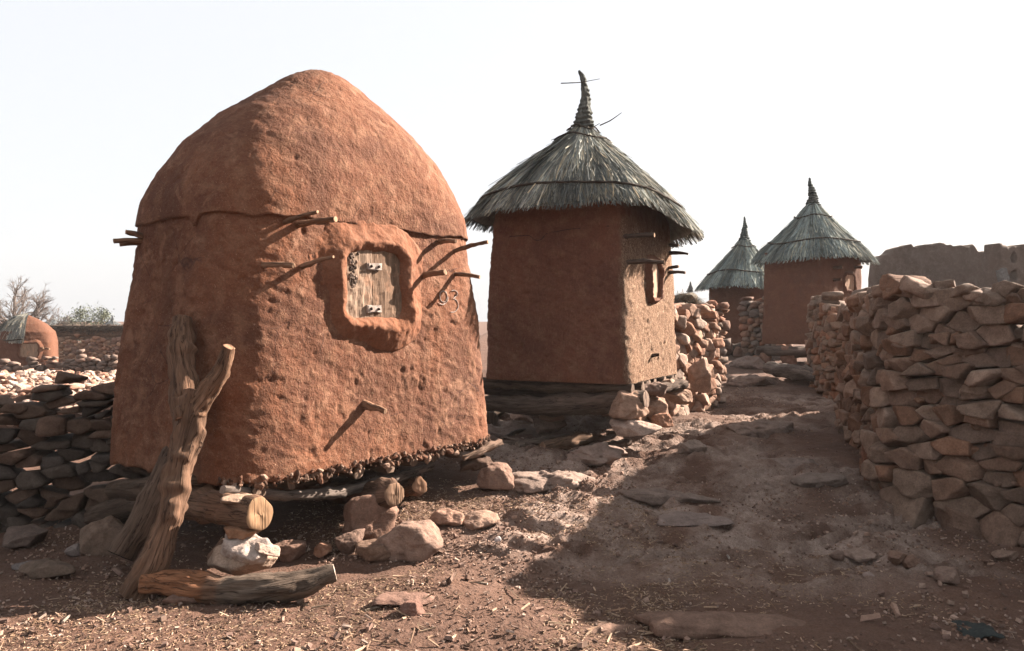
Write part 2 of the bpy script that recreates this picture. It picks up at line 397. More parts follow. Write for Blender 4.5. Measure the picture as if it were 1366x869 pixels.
# superellipse body
def body(center, U, Vh, zs, s_of, n_of, nu, noisef=None, lean=(0, 0)):
    th = np.linspace(0, 2 * math.pi, nu, endpoint=False)
    c, s = np.cos(th), np.sin(th); out = []
    for z in zs:
        n = n_of(z); e = 1.0 / ((np.abs(c) ** n + np.abs(s) ** n) ** (1 / n))
        a = c * e * s_of(z); b = s * e * s_of(z)
        out.append(np.stack([center[0] + a * U[0] + b * Vh[0], center[1] + a * U[1] + b * Vh[1], np.full(nu, z)], 1))
    G3 = np.stack(out)
    dU = np.roll(G3, -1, 1) - np.roll(G3, 1, 1); dZ = np.gradient(G3, axis=0)
    Nn = np.cross(dU, dZ); Nn /= (np.linalg.norm(Nn, axis=2)[..., None] + 1e-9)
    # radial-uniform spacing: angle is denser near corners, fine
    if noisef is not None:
        h = noisef(G3.reshape(-1, 3)).reshape(G3.shape[:2]); G3 = G3 + Nn * h[..., None]
    return G3, Nn
def mudrelief(amp=1.0, seed=0, lower=None):
    def f(P):
        h = .020 * fbm(P, 1.3, 2, seed) + .005 * fbm(P, 5, 3, seed + 1, .5) + .003 * fbm(P, 22, 3, seed + 2, .6)
        # smeared hand strokes, diagonal
        Q = P.copy(); Q[:, 2] = P[:, 2] * 1.0 + P[:, 0] * .5; h += .0038 * fbm(Q * [9, 9, 34], 1, 2, seed + 4)
        pits = np.maximum(0, fbm(P, 15, 2, seed + 3) - .6); h -= .02 * pits
        pits = np.maximum(0, fbm(P, 34, 2, seed + 6) - .6); h -= .008 * pits
        return h * amp
    return f

# ================================================================ SETTING
# ground sheet
def axis(segs):
    o = [segs[0][0]]
    for a, b, st in segs:
        n = max(1, int(round((b - a) / st))); o += list(a + (b - a) * np.arange(1, n + 1) / n)
    return np.array(o)
ax_ = axis([(-1500, -300, 300), (-300, -60, 30), (-60, -20, 4), (-20, -7, .5), (-7, -3.6, .08), (-3.6, 4.2, .022), (4.2, 8, .1), (8, 20, 1), (20, 60, 4), (60, 300, 30), (300, 1500, 300)])
ay_ = axis([(-300, -20, 35), (-20, 0, 2), (0, 2.6, .2), (2.6, 7.6, .022), (7.6, 11, .035), (11, 16, .08), (16, 30, .4), (30, 80, 3), (80, 300, 30), (300, 2500, 300)])
X, Y = np.meshgrid(ax_, ay_); Z = T(X.ravel(), Y.ravel()); RM = rockmask(X.ravel(), Y.ravel())
g = put('ground', np.stack([X.ravel(), Y.ravel(), Z], 1), gridF(len(ax_), len(ay_)), GROUND, None, {'rock': RM}, True, base=(0, 0, 0))
tag(g, 'trodden reddish dirt with bedrock ledges', None, None, 'structure')

# ================================================================ MUD GRANARY (nearest)
def affine(C, R_, L_):
    C = np.array(C); R_ = np.array(R_); L_ = np.array(L_); return (R_ + L_) / 2, (R_ - C) / 2, (L_ - C) / 2
c1, U1, V1 = affine((-1.60, 4.60), (-.07, 6.52), (-2.90, 5.50))
EAVE1 = 2.16; Z01 = .53
def s1(z): return float(np.interp(z, [.5, 1.2, 1.8, EAVE1, 2.3, 2.5, 2.72, 2.92, 3.1, 3.24, 3.31, 3.35, 3.375], [1.0, .97, .925, .908, .905, .86, .755, .60, .42, .27, .18, .11, .005]))
def n1f(z): return float(np.interp(z, [.5, 1.5, EAVE1, 2.5, 2.8, 3.1, 3.4], [7.5, 6.2, 4.6, 3.2, 2.7, 2.3, 2.0]))
rel1 = mudrelief(1.0, 3)
def hut1_wall_z(P):  # ragged base
    return P
hut1 = thing('granary', (c1[0], c1[1], Z01), 'large domed orange mud granary with no thatch, nearest to the camera, on logs and stones', 'granary', 'granaries of the village')
zs = np.concatenate([[Z01 - .0, Z01 + .002], np.linspace(Z01 + .01, EAVE1 + .03, 135)])
G3, Nn = body(c1, U1, V1, zs, s1, n1f, 760, rel1)
# lower rim curls under and is ragged
rag = .03 * fbm(G3[2] * [1, 1, 0], 6, 3, 4)
G3[0] = c1[0] * 0 + G3[2]; ctr = np.array([c1[0], c1[1], Z01])
G3[0, :, :2] = ctr[:2] + (G3[2, :, :2] - ctr[:2]) * .02; G3[0, :, 2] = Z01 + .03
G3[1, :, :2] = ctr[:2] + (G3[2, :, :2] - ctr[:2]) * .97; G3[1, :, 2] = Z01 - .005
fall = np.exp(-(G3[2:, :, 2] - Z01) / .08); G3[2:, :, 2] += rag[None] * fall
wall1 = put('wall', G3.reshape(-1, 3), gridF(760, len(zs), True), MUD1, hut1)
bvh1 = BVHTree.FromPolygons([tuple(v) for v in G3.reshape(-1, 3)], [tuple(f) for f in gridF(760, len(zs), True)])
# dome, proud of the wall with a wavy drooping lower edge
t_ = np.linspace(0, 1, 110); zz = EAVE1 - .01 + (3.375 - EAVE1) * (1 - (1 - t_) ** 1.35)
G3, Nn = body(c1, U1, V1, zz, s1, n1f, 760, None)
relD = mudrelief(.62, 3)
G3[..., 0] += .06 * np.clip((G3[..., 2] - EAVE1) / 1.2, 0, 1)
h = relD(G3.reshape(-1, 3)).reshape(G3.shape[:2]) + .02 * np.minimum(1, (3.45 - G3[..., 2]) * 2)
edge = .013 * fbm(G3[0] * [1, 1, 0], 1.8, 2, 40) + .01 * fbm(G3[0] * [1, 1, 0], 9, 2, 41)
th = np.linspace(0, 2 * math.pi, 760, endpoint=False)
def drip(px, wdt, dep):
    hit = None; o, d = Vector((0, 0, CAM_H)), (W(px, 300, 5) - Vector((0, 0, CAM_H))).normalized(); r = bvh1.ray_cast(o, d)[0]
    q = G3[0]; dist = np.hypot(q[:, 0] - r.x, q[:, 1] - r.y); return -dep * np.exp(-(dist / wdt) ** 2)
for a in ((488, .045, .07), (262, .03, .06), (338, .05, .02)): edge = edge + drip(*a)
G3 = G3 + Nn * h[..., None]
G3[..., 2] += edge[None] * np.exp(-(G3[..., 2] - EAVE1) / .06)
und = G3[0].copy(); und[:, :2] = c1 + (und[:, :2] - c1) * .955; und[:, 2] += .004
G3 = np.concatenate([und[None], G3]); V = G3.reshape(-1, 3)
dome = put('dome_roof', V, gridF(760, len(G3), True), MUD1, hut1)
bvhD = BVHTree.FromPolygons([tuple(v) for v in V], [tuple(f) for f in gridF(760, len(G3), True)])

def hit(px, py, bv=bvh1):
    o = Vector((0, 0, CAM_H)); d = (W(px, py, 5) - o).normalized(); r = bv.ray_cast(o, d)
    return (r[0], r[1]) if r[0] is not None else (None, None)
# front face frame vectors
nf = Vector((V1[0] * -1, V1[1] * -1, 0)).normalized(); tf = Vector((U1[0], U1[1], 0)).normalized()
nf = Vector((tf.y, -tf.x, 0))
def mud_frame(parent, ctr, n, t, up, hw, hh, width, height, mat, seed, nz=1.0, res=.007, skew=0.):
    R = max(hw, hh) + width + .06; k = int(2 * R / res)
    a = np.linspace(-R, R, k); A, B = np.meshgrid(a, a)
    wob = .018 * N2(A, B, 6, 3, seed) * nz
    rc = .06; qx = np.abs(A) - (hw - rc); qy = np.abs(B) - (hh - rc)
    sdv = np.hypot(np.maximum(qx, 0), np.maximum(qy, 0)) + np.minimum(np.maximum(qx, qy), 0) - rc + wob
    wd = width * (1 + .4 * N2(A, B, 2.2, 2, seed + 3))
    q = np.clip(sdv / wd, 0, 1.6)
    hgt = height * np.where(q < .38, np.sin(np.clip(q / .38, 0, 1) * math.pi / 2) ** .55, (1 - np.clip((q - .38) / .62, 0, 1)) ** 1.15)
    hgt = np.where(sdv < 0, -.03, hgt - .0)
    hgt = hgt + (.012 * N2(A, B, 9, 3, seed + 7) + .004 * N2(A, B, 35, 2, seed + 8)) * nz * (sdv > 0)
    hgt = hgt - .05 * sstep(1.0, 1.25, q)
    n = np.array(n); t = np.array(t); up = np.array(up); c = np.array(ctr)
    V = c + A[..., None] * t + B[..., None] * up + hgt[..., None] * n
    F = gridF(k, k); cen = sdv.ravel()[F].mean(1); qq = q.ravel()[F].mean(1); F = F[(cen > -.02) & (qq < 1.3)]
    used = np.unique(F); remap = np.full(k * k, -1); remap[used] = np.arange(len(used))
    return put('door_frame', V.reshape(-1, 3)[used], remap[F], mat, parent)
Hc, Hn = hit(494, 381)
Hn = Vector((Hn.x, Hn.y, Hn.z)); 
# average the normal around the door for a steady plane
acc = Vector((0, 0, 0))
for qx in (440, 470, 500, 530, 550):
    for qy in (330, 360, 390, 420, 450):
        p_, n_ = hit(qx, qy); acc += n_ if n_.dot(nf) > 0 else -n_
nD = acc.normalized(); tD = Vector((0, 0, 1)).cross(nD).normalized()
if tD.dot(tf) < 0: tD = -tD
uD = nD.cross(tD);
if uD.z < 0: uD = -uD
DC = Hc + nD * .022
dfr = mud_frame(hut1, DC, nD, tD, uD, .232, .218, .22, .075, MUDF, 31, .75)
# door: two boards, plates
def box(mb, c, ax, ay, az, hx, hy, hz, bev=.0, seed=0, rough=.0, col=(.3, .25, .2), nx=2, ny=2, **at):
    c = np.array(c); ax = np.array(ax); ay = np.array(ay); az = np.array(az)
    faces = [(ax, ay, az, hx, hy, hz), (-ax, ay, -az, hx, hy, hz), (ay, az, ax, hy, hz, hx), (-ay, az, -ax, hy, hz, hx), (az, ax, ay, hz, hx, hy), (-az, ax, -ay, hz, hx, hy)]
    for (p, q, r, a, b, d) in faces:
        A, B = np.meshgrid(np.linspace(-a, a, nx), np.linspace(-b, b, ny))
        V = c + A[..., None] * p + B[..., None] * q + d * r; V = V.reshape(-1, 3)
        if rough: V = V + r * 0 + (np.array([fbm(V, 25, 2, seed), fbm(V, 25, 2, seed + 2), fbm(V, 25, 2, seed + 3)]).T) * rough
        mb.add(V, gridF(nx, ny), col=col, **at)
door = None
mb = MB(); box(mb, DC + tD * .118 + nD * .012, tD, uD, nD, .135, .235, .013, col=(.135, .088, .06), rough=.004, nx=14, ny=24, seed=3)
V, F, A = mb.arrays(); door = put('door', V, F, DOORW, hut1, A, False)
mb = MB(); box(mb, DC - tD * .138 + nD * .016, tD, uD, nD, .113, .235, .013, col=(.21, .15, .11), rough=.006, nx=14, ny=24, seed=5)
V, F, A = mb.arrays(); put('board', V, F, DOORW, door, A, False)
rng = np.random.RandomState(4)
mb = MB()
for k in range(70):   # crumbly bark along the left board
    q = DC - tD * (.19 + .03 * rng.randn() * .6) + uD * rng.uniform(-.02, .21) + nD * .028
    V, F = stone_poly(rng, (.022, .018, .03), 1, 6); mb.add(V + np.array(q), F, col=np.array([(.05, .035, .028), (.2, .15, .12)][rng.rand() < .35]))
putmb('bark', mb, STONE, door, False)
for k, (du, dv) in enumerate(((-.01, .125), (-.02, -.165))):
    mb = MB(); cc = DC + tD * du + uD * dv + nD * .036
    box(mb, cc, tD, uD, nD, .062, .024, .008, col=(.30, .25, .22), rough=.004, nx=10, ny=6, seed=k)
    box(mb, cc - tD * .03 + nD * .007, tD, uD, nD, .024, .020, .006, col=(.27, .22, .19))
    pl = putmb('latch_plate', mb, PAINT, door, False)
    for s in (-1, 1):
        mb = MB(); V, F = stone_poly(rng, (.02, .02, .02), 2, 4); mb.add(V + np.array(cc + tD * s * .033 + nD * .014), F, col=np.array((.03, .022, .02))); putmb('nail', mb, PAINT, pl)
# pegs
PEGC = (.36, .21, .135)
def peg(parent, root, tip, r0, r1, seed, bvh=bvh1, name='peg', L=.25, col=PEGC, shift=.1):
    p, n = hit(*root, bvh)
    if p is None: return
    if n.y > 0 and n.x < .3 and abs(n.y) > .5: n = -n
    cam_dir = (Vector((0, 0, CAM_H)) - p)
    if n.dot(cam_dir) < 0: n = -n
    tipw = W(tip[0], tip[1], p.y + n.y * L)
    d = (tipw - p).normalized(); mb = MB(); mid = p.lerp(tipw, .5) + Vector((0, 0, .008))
    tube(mb, [p - d * shift, p, mid, tipw], [r0, r0, (r0 + r1) / 2, r1], seed, nu=12, col=col, cap=(.42, .27, .18), rough=.25, knots=.4)
    V, F, A = mb.arrays(); return put(name, V, F, WOOD, parent, A)
for k, a in enumerate([((380, 297), (424, 283), .017, .011), ((398, 300), (448, 293), .02, .016), ((352, 354), (392, 355), .018, .014), ((404, 356), (445, 343), .019, .010),
                       ((583, 324), (608, 322), .020, .014), ((606, 335), (651, 323), .017, .013), ((566, 368), (594, 364), .021, .018), ((607, 366), (640, 370), .018, .013), ((487, 541), (514, 549), .03, .016)]):
    peg(hut1, a[0], a[1], a[2], a[3], k + 1, L=.13 if k == 8 else .18)
peg(hut1, (188, 322), (152, 322), .022, .014, 21, L=.12); peg(hut1, (190, 316), (168, 310), .02, .014, 22, L=.12)
peg(hut1, (186, 325), (160, 327), .018, .012, 24, L=.1)
# chalk marks on the lit face: a round scrawl and a 3
def chalk(strokes, r=.0042):
    mb = MB()
    for st in strokes:
        pts = []
        for (px, py) in st:
            p, n = hit(px, py)
            if p is None: continue
            if n.dot(Vector((0, 0, CAM_H)) - p) < 0: n = -n
            pts.append(p + n * .004)
        if len(pts) > 1:
            P = np.array([tuple(p) for p in pts]); tube(mb, P, [r] * len(P), 3, nu=6, nv=len(P) * 3, col=(.55, .47, .43), rough=.7, cap=(.55, .47, .43))
    V, F, A = mb.arrays(); return put('chalk_number', V, F, STRAW, hut1, {'col': A['col']})
def arc(cx, cy, rx, ry, a0, a1, n=14): return [(cx + rx * math.cos(math.radians(a)), cy - ry * math.sin(math.radians(a))) for a in np.linspace(a0, a1, n)]
chalk([arc(591, 396, 5, 7.5, 60, 420, 20), [(597, 396), (597, 401), (594, 405), (589, 407.5), (584, 404)],
       arc(605, 392, 5, 4.5, 130, -60, 8) + [(604, 399)], arc(603, 408, 8, 9, 75, -80, 12) + [(601, 417)]], .003)

# gravelly crust along the lower rim
rng = np.random.RandomState(11); mb = MB()
def face_pts(a0, a1, n, zoff=0, s=1.0):
    out = []
    for a in rng.uniform(a0, a1, n): p = c1 + (a * U1 - V1 * 1.0) * s; out.append(p)
    return out
base_ring = G3  # placeholder name
zsb = [Z01 + .02]
B3, BN = body(c1, U1, V1, [Z01 + .01, Z01 + .03], s1, n1f, 1400, rel1)
ring = B3[0]; rn = BN[0]
sel = [i for i in range(1400) if (rn[i][:2] @ np.array([nf.x, nf.y]) > .35)]
for k in range(380):
    i = sel[rng.randint(len(sel))]; s_ = rng.uniform(.008, .024) if rng.rand() < .92 else rng.uniform(.03, .05)
    V, F = stone_poly(rng, (s_ * rng.uniform(.9, 2), s_, s_ * .9), 2, 6, 30, .08)
    p = ring[i] + rn[i] * rng.uniform(-.02, .012) + [0, 0, rng.uniform(-.05, .025)]
    mb.add(rotz(V, rng.rand() * 6, rng.rand() * 1.5) + p, F, col=np.array([(.13, .075, .05), (.11, .055, .035), (.2, .135, .1), (.07, .04, .028)][rng.randint(4)]))
putmb('gravel_rim', mb, STONE, hut1, False)

# ================================================================ THATCH
def thatch(parent, ctr, prof, aU, aV, nexp, nstr, seed, tilt=(0, 0), lift=None, bands=(), wid=.012, pal=None, spire=None, ang=None, zslen=(.35, .8), name='thatched_roof', shag=1.0, under=True):
    """prof: list of (r,z) from top to eave"""
    rng = np.random.RandomState(seed); prof = np.array(prof, float)
    dl = np.concatenate([[0], np.cumsum(np.hypot(*np.diff(prof, axis=0).T))]); L = dl[-1]
    aU = np.array(aU, float); aV = np.array(aV, float); ctr = np.array(ctr, float)
    def S(t, th, h=0):   # t metres along slope
        r = np.interp(t, dl, prof[:, 0]); z = np.interp(t, dl, prof[:, 1]); over = np.maximum(t - L, 0)
        k = r / prof[-1, 0]; n = 2 + (nexp - 2) * k
        c, s = np.cos(th), np.sin(th); e = 1.0 / ((np.abs(c) ** n + np.abs(s) ** n) ** (1 / n))
        sl = (prof[-1] - prof[-2]) / np.linalg.norm(prof[-1] - prof[-2])
        rr = r + over * sl[0] + h * .6; z = z + over * sl[1] + h * .8
        x = (aU[0] * c + aV[0] * s) * e * rr; y = (aU[1] * c + aV[1] * s) * e * rr
        z = z + tilt[0] * x + tilt[1] * y + .03 * np.sin(th * 3 + seed) * k
        if lift is not None: z = z + lift(th) * k ** 2
        wob = .025 * np.sin(th * 7 + seed) * k
        return np.stack([ctr[0] + x * (1 + wob * .5), ctr[1] + y * (1 + wob * .5), z], -1)
    pal = pal or [(.13, .135, .125), (.10, .105, .10), (.17, .165, .145), (.21, .19, .155), (.085, .085, .08)]
    pal = np.array(pal) * [1.12, 1.24, 1.28]
    nt_ = 30; nth = 160
    root = None
    if under:
        tt = np.linspace(0, L - .07 * min(1, L), nt_); TH, TT = np.meshgrid(np.linspace(0, 2 * math.pi, nth, endpoint=False), tt)
        V = S(TT, TH, 0); inner = V[::-1].copy(); inner[..., 2] -= .035; inner[..., :2] = ctr + (inner[..., :2] - ctr) * .97
        VV = np.concatenate([V, inner]).reshape(-1, 3)
        root = put(name, VV, gridF(nth, 2 * nt_, True), THATCH, parent, {'col': np.tile(pal[1], (len(VV), 1))})
    par = root or parent
    mb = MB(); m = 5
    th0 = rng.rand(nstr) * 2 * math.pi if ang is None else rng.uniform(ang[0], ang[1], nstr)
    ln = rng.uniform(zslen[0], zslen[1], nstr) * min(1, L); te = L * np.sqrt(rng.rand(nstr)) * 1.0
    eav = rng.rand(nstr) < .34; te = np.where(eav, L + rng.uniform(-.04, .07, nstr) * min(1, L), te); te = np.minimum(te, L + .07)
    ts = np.maximum(te - ln, -.02)
    lay = rng.uniform(0, .045, nstr) * shag; clump = fbm(np.stack([np.cos(th0) * 6, np.sin(th0) * 6, te * 1.5], 1), 1, 2, seed)
    lay = lay + .02 * (clump + .5) * shag; lay = np.maximum(lay, .002)
    k = np.linspace(0, 1, m)[None]; TT = ts[:, None] + (te - ts)[:, None] * k
    dth = rng.normal(0, .035, nstr)[:, None] * (k - .3) + rng.normal(0, .03, nstr)[:, None] * np.sin(k * 3.1)
    TH = th0[:, None] + dth; H = lay[:, None] * (.15 + .85 * k) + (rng.rand(nstr) < .05)[:, None] * k ** 3 * .05 * shag
    P = S(TT, TH, H); rr = np.interp(TT, dl, prof[:, 0]) + .05; P2 = S(TT, TH + wid * rng.uniform(.5, 1.5, nstr)[:, None] / rr * (1 - .5 * k), H + rng.uniform(-.006, .006, nstr)[:, None])
    V = np.concatenate([P[:, :, None], P2[:, :, None]], 2).reshape(-1, 3)
    b = np.arange(nstr)[:, None] * m * 2 + np.arange(m - 1)[None] * 2; b = b.ravel(); F = np.stack([b, b + 1, b + 3, b + 2], 1)
    ci = rng.randint(len(pal), size=nstr); cc = pal[ci] * (rng.uniform(.7, 1.2, nstr) * np.clip(1 + .9 * clump, .55, 1.5))[:, None]; tan_ = rng.rand(nstr) < .10; cc[tan_] = cc[tan_] * [1.45, 1.25, 1.05]; C = np.repeat(cc, m * 2, 0)
    straw = put('straw', V, F, THATCH, par, {'col': C}, False)
    if under is False: root = straw; par = straw
    for (bt, br) in bands:
        tb = np.linspace(0, 2 * math.pi, 90) if ang is None else np.linspace(ang[0], ang[1], 40)
        Pp = S(np.full(len(tb), bt * L) + .03 * np.sin(tb * 4 + seed) * min(1, L), tb, .05 * shag + .01)
        mbb = MB(); tube(mbb, Pp, [br] * len(Pp), seed, nu=7, nv=200, col=(.10, .085, .07), rough=.5)
        V, F, A = mbb.arrays(); put('binding_rope', V, F, WOOD, par, A)
    if spire:
        mbb = MB(); tube(mbb, spire[0], spire[1], seed, nu=20, nv=90, col=tuple(pal[0]), rough=.25, knots=.3)
        V, F, A = mbb.arrays()
        # wrapped windings: ripple along the height
        zc = np.array([p[2] for p in spire[0]]); z = V[:, 2]; cx = np.interp(z, np.sort(zc), np.array([p[0] for p in spire[0]])[np.argsort(zc)]); cy = np.interp(z, np.sort(zc), np.array([p[1] for p in spire[0]])[np.argsort(zc)])
        rip = 1 + (.10 + .08 * fbm(V, 9, 2, seed)) * np.sin(z * 2 * math.pi / .05 + 2.5 * fbm(V, 5, 2, seed + 2)) + .12 * fbm(V * [1, 1, .6], 26, 2, seed + 1); V[:, 0] = cx + (V[:, 0] - cx) * rip; V[:, 1] = cy + (V[:, 1] - cy) * rip
        put('finial', V, F, WOOD, par, A)
        # spiky straw round the finial foot
    return root, S, L
def simple_hut(ctr2, U, V_, z0, z1, label, mat, nexp=9, taper=.93, seed=0, nu=400, nz=80, amp=.7, group='granaries of the village', name='granary', res=None):
    h = thing(name, (ctr2[0], ctr2[1], z0), label, 'granary', group)
    zs = np.concatenate([[z0, z0 + .002], np.linspace(z0 + .01, z1, nz)])
    G3, N = body(ctr2, U, V_, zs, lambda z: 1 - (1 - taper) * (z - z0) / (z1 - z0), lambda z: nexp, nu, mudrelief(amp, seed))
    G3[0, :, :2] = np.array(ctr2) + (G3[2, :, :2] - np.array(ctr2)) * .02; G3[0, :, 2] = z0 + .02
    F = gridF(nu, len(zs), True); V = G3.reshape(-1, 3)
    q = (V[:, :2] - np.array(ctr2)) @ (np.array(V_) / np.dot(V_, V_)); q2 = (V[:, :2] - np.array(ctr2)) @ (np.array(U) / np.dot(U, U))
    sc_ = 1 - (1 - taper) * (V[:, 2] - z0) / (z1 - z0); wj = .02 * fbm(V, 7, 2, 9)
    put('wall', V, F, mat, h, {'straw_sunlit': sstep(.86, .93, -q / sc_) * sstep(-.985, -.93, q2 / sc_ + wj) * (1 - sstep(z1 - .55, z1 - .15, V[:, 2] + .08 * fbm(V, 6, 2, 3)))})  # mask: straw plaster with painted sunlight on one face, fading out under the eave
    return h, BVHTree.FromPolygons([tuple(v) for v in V], [tuple(f) for f in F]), G3

# ================================================================ SECOND GRANARY
c2, U2, V2 = affine((1.05, 7.15), (1.88, 8.82), (-.34, 7.88))
Z02 = .92
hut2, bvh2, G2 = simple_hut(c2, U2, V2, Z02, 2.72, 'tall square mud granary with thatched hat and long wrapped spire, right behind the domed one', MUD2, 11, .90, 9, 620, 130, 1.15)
C2 = np.array([1.05, 7.15]) - c2; angC = None
# thatch axes: unit frames aligned with the walls
uu = U2 / np.linalg.norm(U2); vv = V2 / np.linalg.norm(V2)
rU = 1.22; rV = 1.10
prof2 = [(.07, 3.52), (.16, 3.42), (.30, 3.30), (.55, 3.09), (.80, 2.86), (1.0, 2.64), (1.14, 2.44)]
thC = math.atan2(-1, -1)
def lift2(th): return .17 * np.exp(-((np.angle(np.exp(1j * (th - thC)))) / .55) ** 2)
sp_top = W(772, 95, 8.3); ax2 = (.74, 8.3)
spire2 = ([(ax2[0], ax2[1], 3.42), (ax2[0] + .01, ax2[1], 3.62), (ax2[0] + .03, ax2[1], 3.82), (ax2[0] + .0, ax2[1], 4.02), (sp_top.x, ax2[1], 4.10)], [.125, .08, .05, .03, .010])
LIT = [(.15, .15, .135), (.115, .115, .105), (.19, .175, .15), (.25, .215, .165), (.09, .088, .08)]
rf2, S2, L2 = thatch(hut2, (.74, 8.3), prof2, uu * 1.0, vv * 1.0, 2.5, 10000, 5, tilt=(-.085, 0), lift=lift2, bands=((.83, .011), (.17, .008), (.06, .007)), wid=.011, pal=LIT, spire=spire2, shag=.6)
for k, (a, b, r) in enumerate([((748, 112), (800, 106), .006), ((800, 168), (829, 151), .007), ((782, 172), (800, 165), .006)]):
    mb = MB(); tube(mb, [W(*a, 8.2), W((a[0] + b[0]) / 2, (a[1] + b[1]) / 2 + 2, 8.2), W(*b, 8.15)], [r, r * .8, r * .4], k, nu=6, nv=12, col=(.12, .09, .07))
    V, F, A = mb.arrays(); put('twig', V, F, WOOD, rf2, A)
# floor poles under the mud box
def floor_poles(h, ctr, U, Vv, z, n, r, seed):
    for k in range(n):
        a = -.9 + 1.8 * k / (n - 1); p = np.array(ctr) + a * U; mb = MB(); e = 1.0 + .05 * math.sin(k * 5 + seed)
        tube(mb, [(*(p - Vv * e), z), (*p, z - .01), (*(p + Vv * e), z)], [r, r * 1.1, r], seed + k, nu=12, nv=30, col=(.15, .11, .085), rough=.3, knots=.4)
        V, F, A = mb.arrays(); put('floor_pole', V, F, WOOD, h, A)
floor_poles(hut2, c2, U2, V2, Z02 - .04, 9, .045, 3)
floor_poles(hut1, c1, U1 * .93, V1 * .93, Z01 - .045, 9, .045, 13)
# crack line on the shaded face
def crackline(parent, bv, pts, r=.006, col=(.06, .035, .025)):
    P = []
    for (px, py) in pts:
        p, n = hit(px, py, bv)
        if p is None: continue
        if n.dot(Vector((0, 0, CAM_H)) - p) < 0: n = -n
        P.append(tuple(p + n * .002))
    mb = MB(); tube(mb, P, [r] * len(P), 2, nu=6, nv=80, col=col, rough=.6); V, F, A = mb.arrays(); put('plaster_crack', V, F, STRAW, parent, {'col': A['col']})
crackline(hut2, bvh2, [(652, 322), (680, 316), (708, 314), (712, 321), (722, 321), (728, 312), (760, 306), (812, 302)], .0035)
# narrow niche window in the lit face
H2, n2_ = hit(869, 376, bvh2)
if H2 is not None:
    n2f = Vector((U2[1], -U2[0], 0)).normalized(); 
    if n2f.x < 0: n2f = -n2f
    t2f = Vector((U2[0], U2[1], 0)).normalized()
    mud_frame(hut2, H2, n2f, t2f, Vector((0, 0, 1)), .16, .17, .10, .07, MUD2, 51)
    mb = MB(); box(mb, H2 + n2f * .008, t2f, (0, 0, 1), n2f, .17, .18, .012, col=(.30, .21, .15), rough=.004, nx=12, ny=18)
    V, F, A = mb.arrays(); put('door', V, F, DOORW, hut2, A, False)
for k, (r, tp, a, b) in enumerate([((834, 316), (873, 314), .02, .02), ((838, 350), (886, 350), .022, .018), ((893, 338), (918, 339), .022, .012), ((892, 358), (905, 356), .018, .014), ((893, 364), (914, 364), .018, .013), ((893, 328), (905, 328), .02, .014)]):
    peg(hut2, r, tp, a, b, 40 + k, bvh2, col=(.14, .10, .08), L=.14)
peg(hut2, (870, 475), (880, 473), .02, .012, 60, bvh2, col=(.14, .10, .08), L=.1)

# ================================================================ FAR GRANARIES
c3, U3, V3 = affine((5.62, 14.5), (6.95, 15.6), (4.64, 15.05))
hut3, bvh3, _ = simple_hut(c3, U3, V3, 1.06, 2.78, 'square mud granary with dark conical thatch, closest to the right hand stone wall', MUD3, 9, .95, 15, 260, 60, .6)
pr3 = [(.05, 3.78), (.2, 3.58), (.42, 3.33), (.68, 3.06), (.95, 2.80), (1.09, 2.60)]
PAL3 = [(.105, .12, .115), (.085, .095, .092), (.13, .14, .128), (.16, .16, .135)]
u3 = U3 / np.linalg.norm(U3); v3 = V3 / np.linalg.norm(V3)
thatch(hut3, (5.77, 15.28), pr3, (1, 0), (0, 1), 2.15, 4200, 6, bands=((.72, .012), (.28, .01)), wid=.016, pal=PAL3, shag=.8,
       spire=([(5.77, 15.28, 3.68), (5.76, 15.28, 3.9), (5.72, 15.28, 4.08), (5.70, 15.28, 4.24)], [.13, .085, .045, .015]))
for k, (r, tp) in enumerate([((1112, 358), (1124, 357)), ((1112, 374), (1122, 373)), ((1140, 357), (1150, 357))]): peg(hut3, r, tp, .03, .025, 70 + k, bvh3, L=.12, col=(.16, .10, .07))
p3, n3 = hit(1132, 377, bvh3)
if p3 is not None:
    n3f = Vector((U3[1], -U3[0], 0)).normalized(); n3f = n3f if n3f.y < 0 else -n3f
    mud_frame(hut3, p3, n3f, Vector((U3[0], U3[1], 0)).normalized(), Vector((0, 0, 1)), .17, .14, .08, .05, MUD3, 61, res=.015)
    mb = MB(); box(mb, p3 + n3f * .006, Vector((U3[0], U3[1], 0)).normalized(), (0, 0, 1), n3f, .17, .14, .01, col=(.3, .2, .14)); V, F, A = mb.arrays(); put('door', V, F, DOORW, hut3, A, False)
c4, U4, V4 = affine((5.36, 17.7), (6.15, 18.5), (4.42, 18.2))
hut4, bvh4, _ = simple_hut(c4, U4, V4, .95, 2.42, 'farther mud granary with conical thatch, half hidden behind its twin', MUD3, 9, .95, 19, 220, 50, .6)
pr4 = [(.05, 3.42), (.2, 3.2), (.42, 2.95), (.68, 2.67), (.9, 2.42), (1.04, 2.22)]
thatch(hut4, (5.35, 18.4), pr4, (1, 0), (0, 1), 2.1, 3600, 8, bands=((.72, .013), (.2, .01)), wid=.018, pal=[tuple(np.array(c) * 1.15) for c in PAL3], shag=.8,
       spire=([(5.35, 18.4, 3.32), (5.37, 18.4, 3.5), (5.38, 18.4, 3.72), (5.36, 18.4, 3.9)], [.12, .075, .04, .014]))
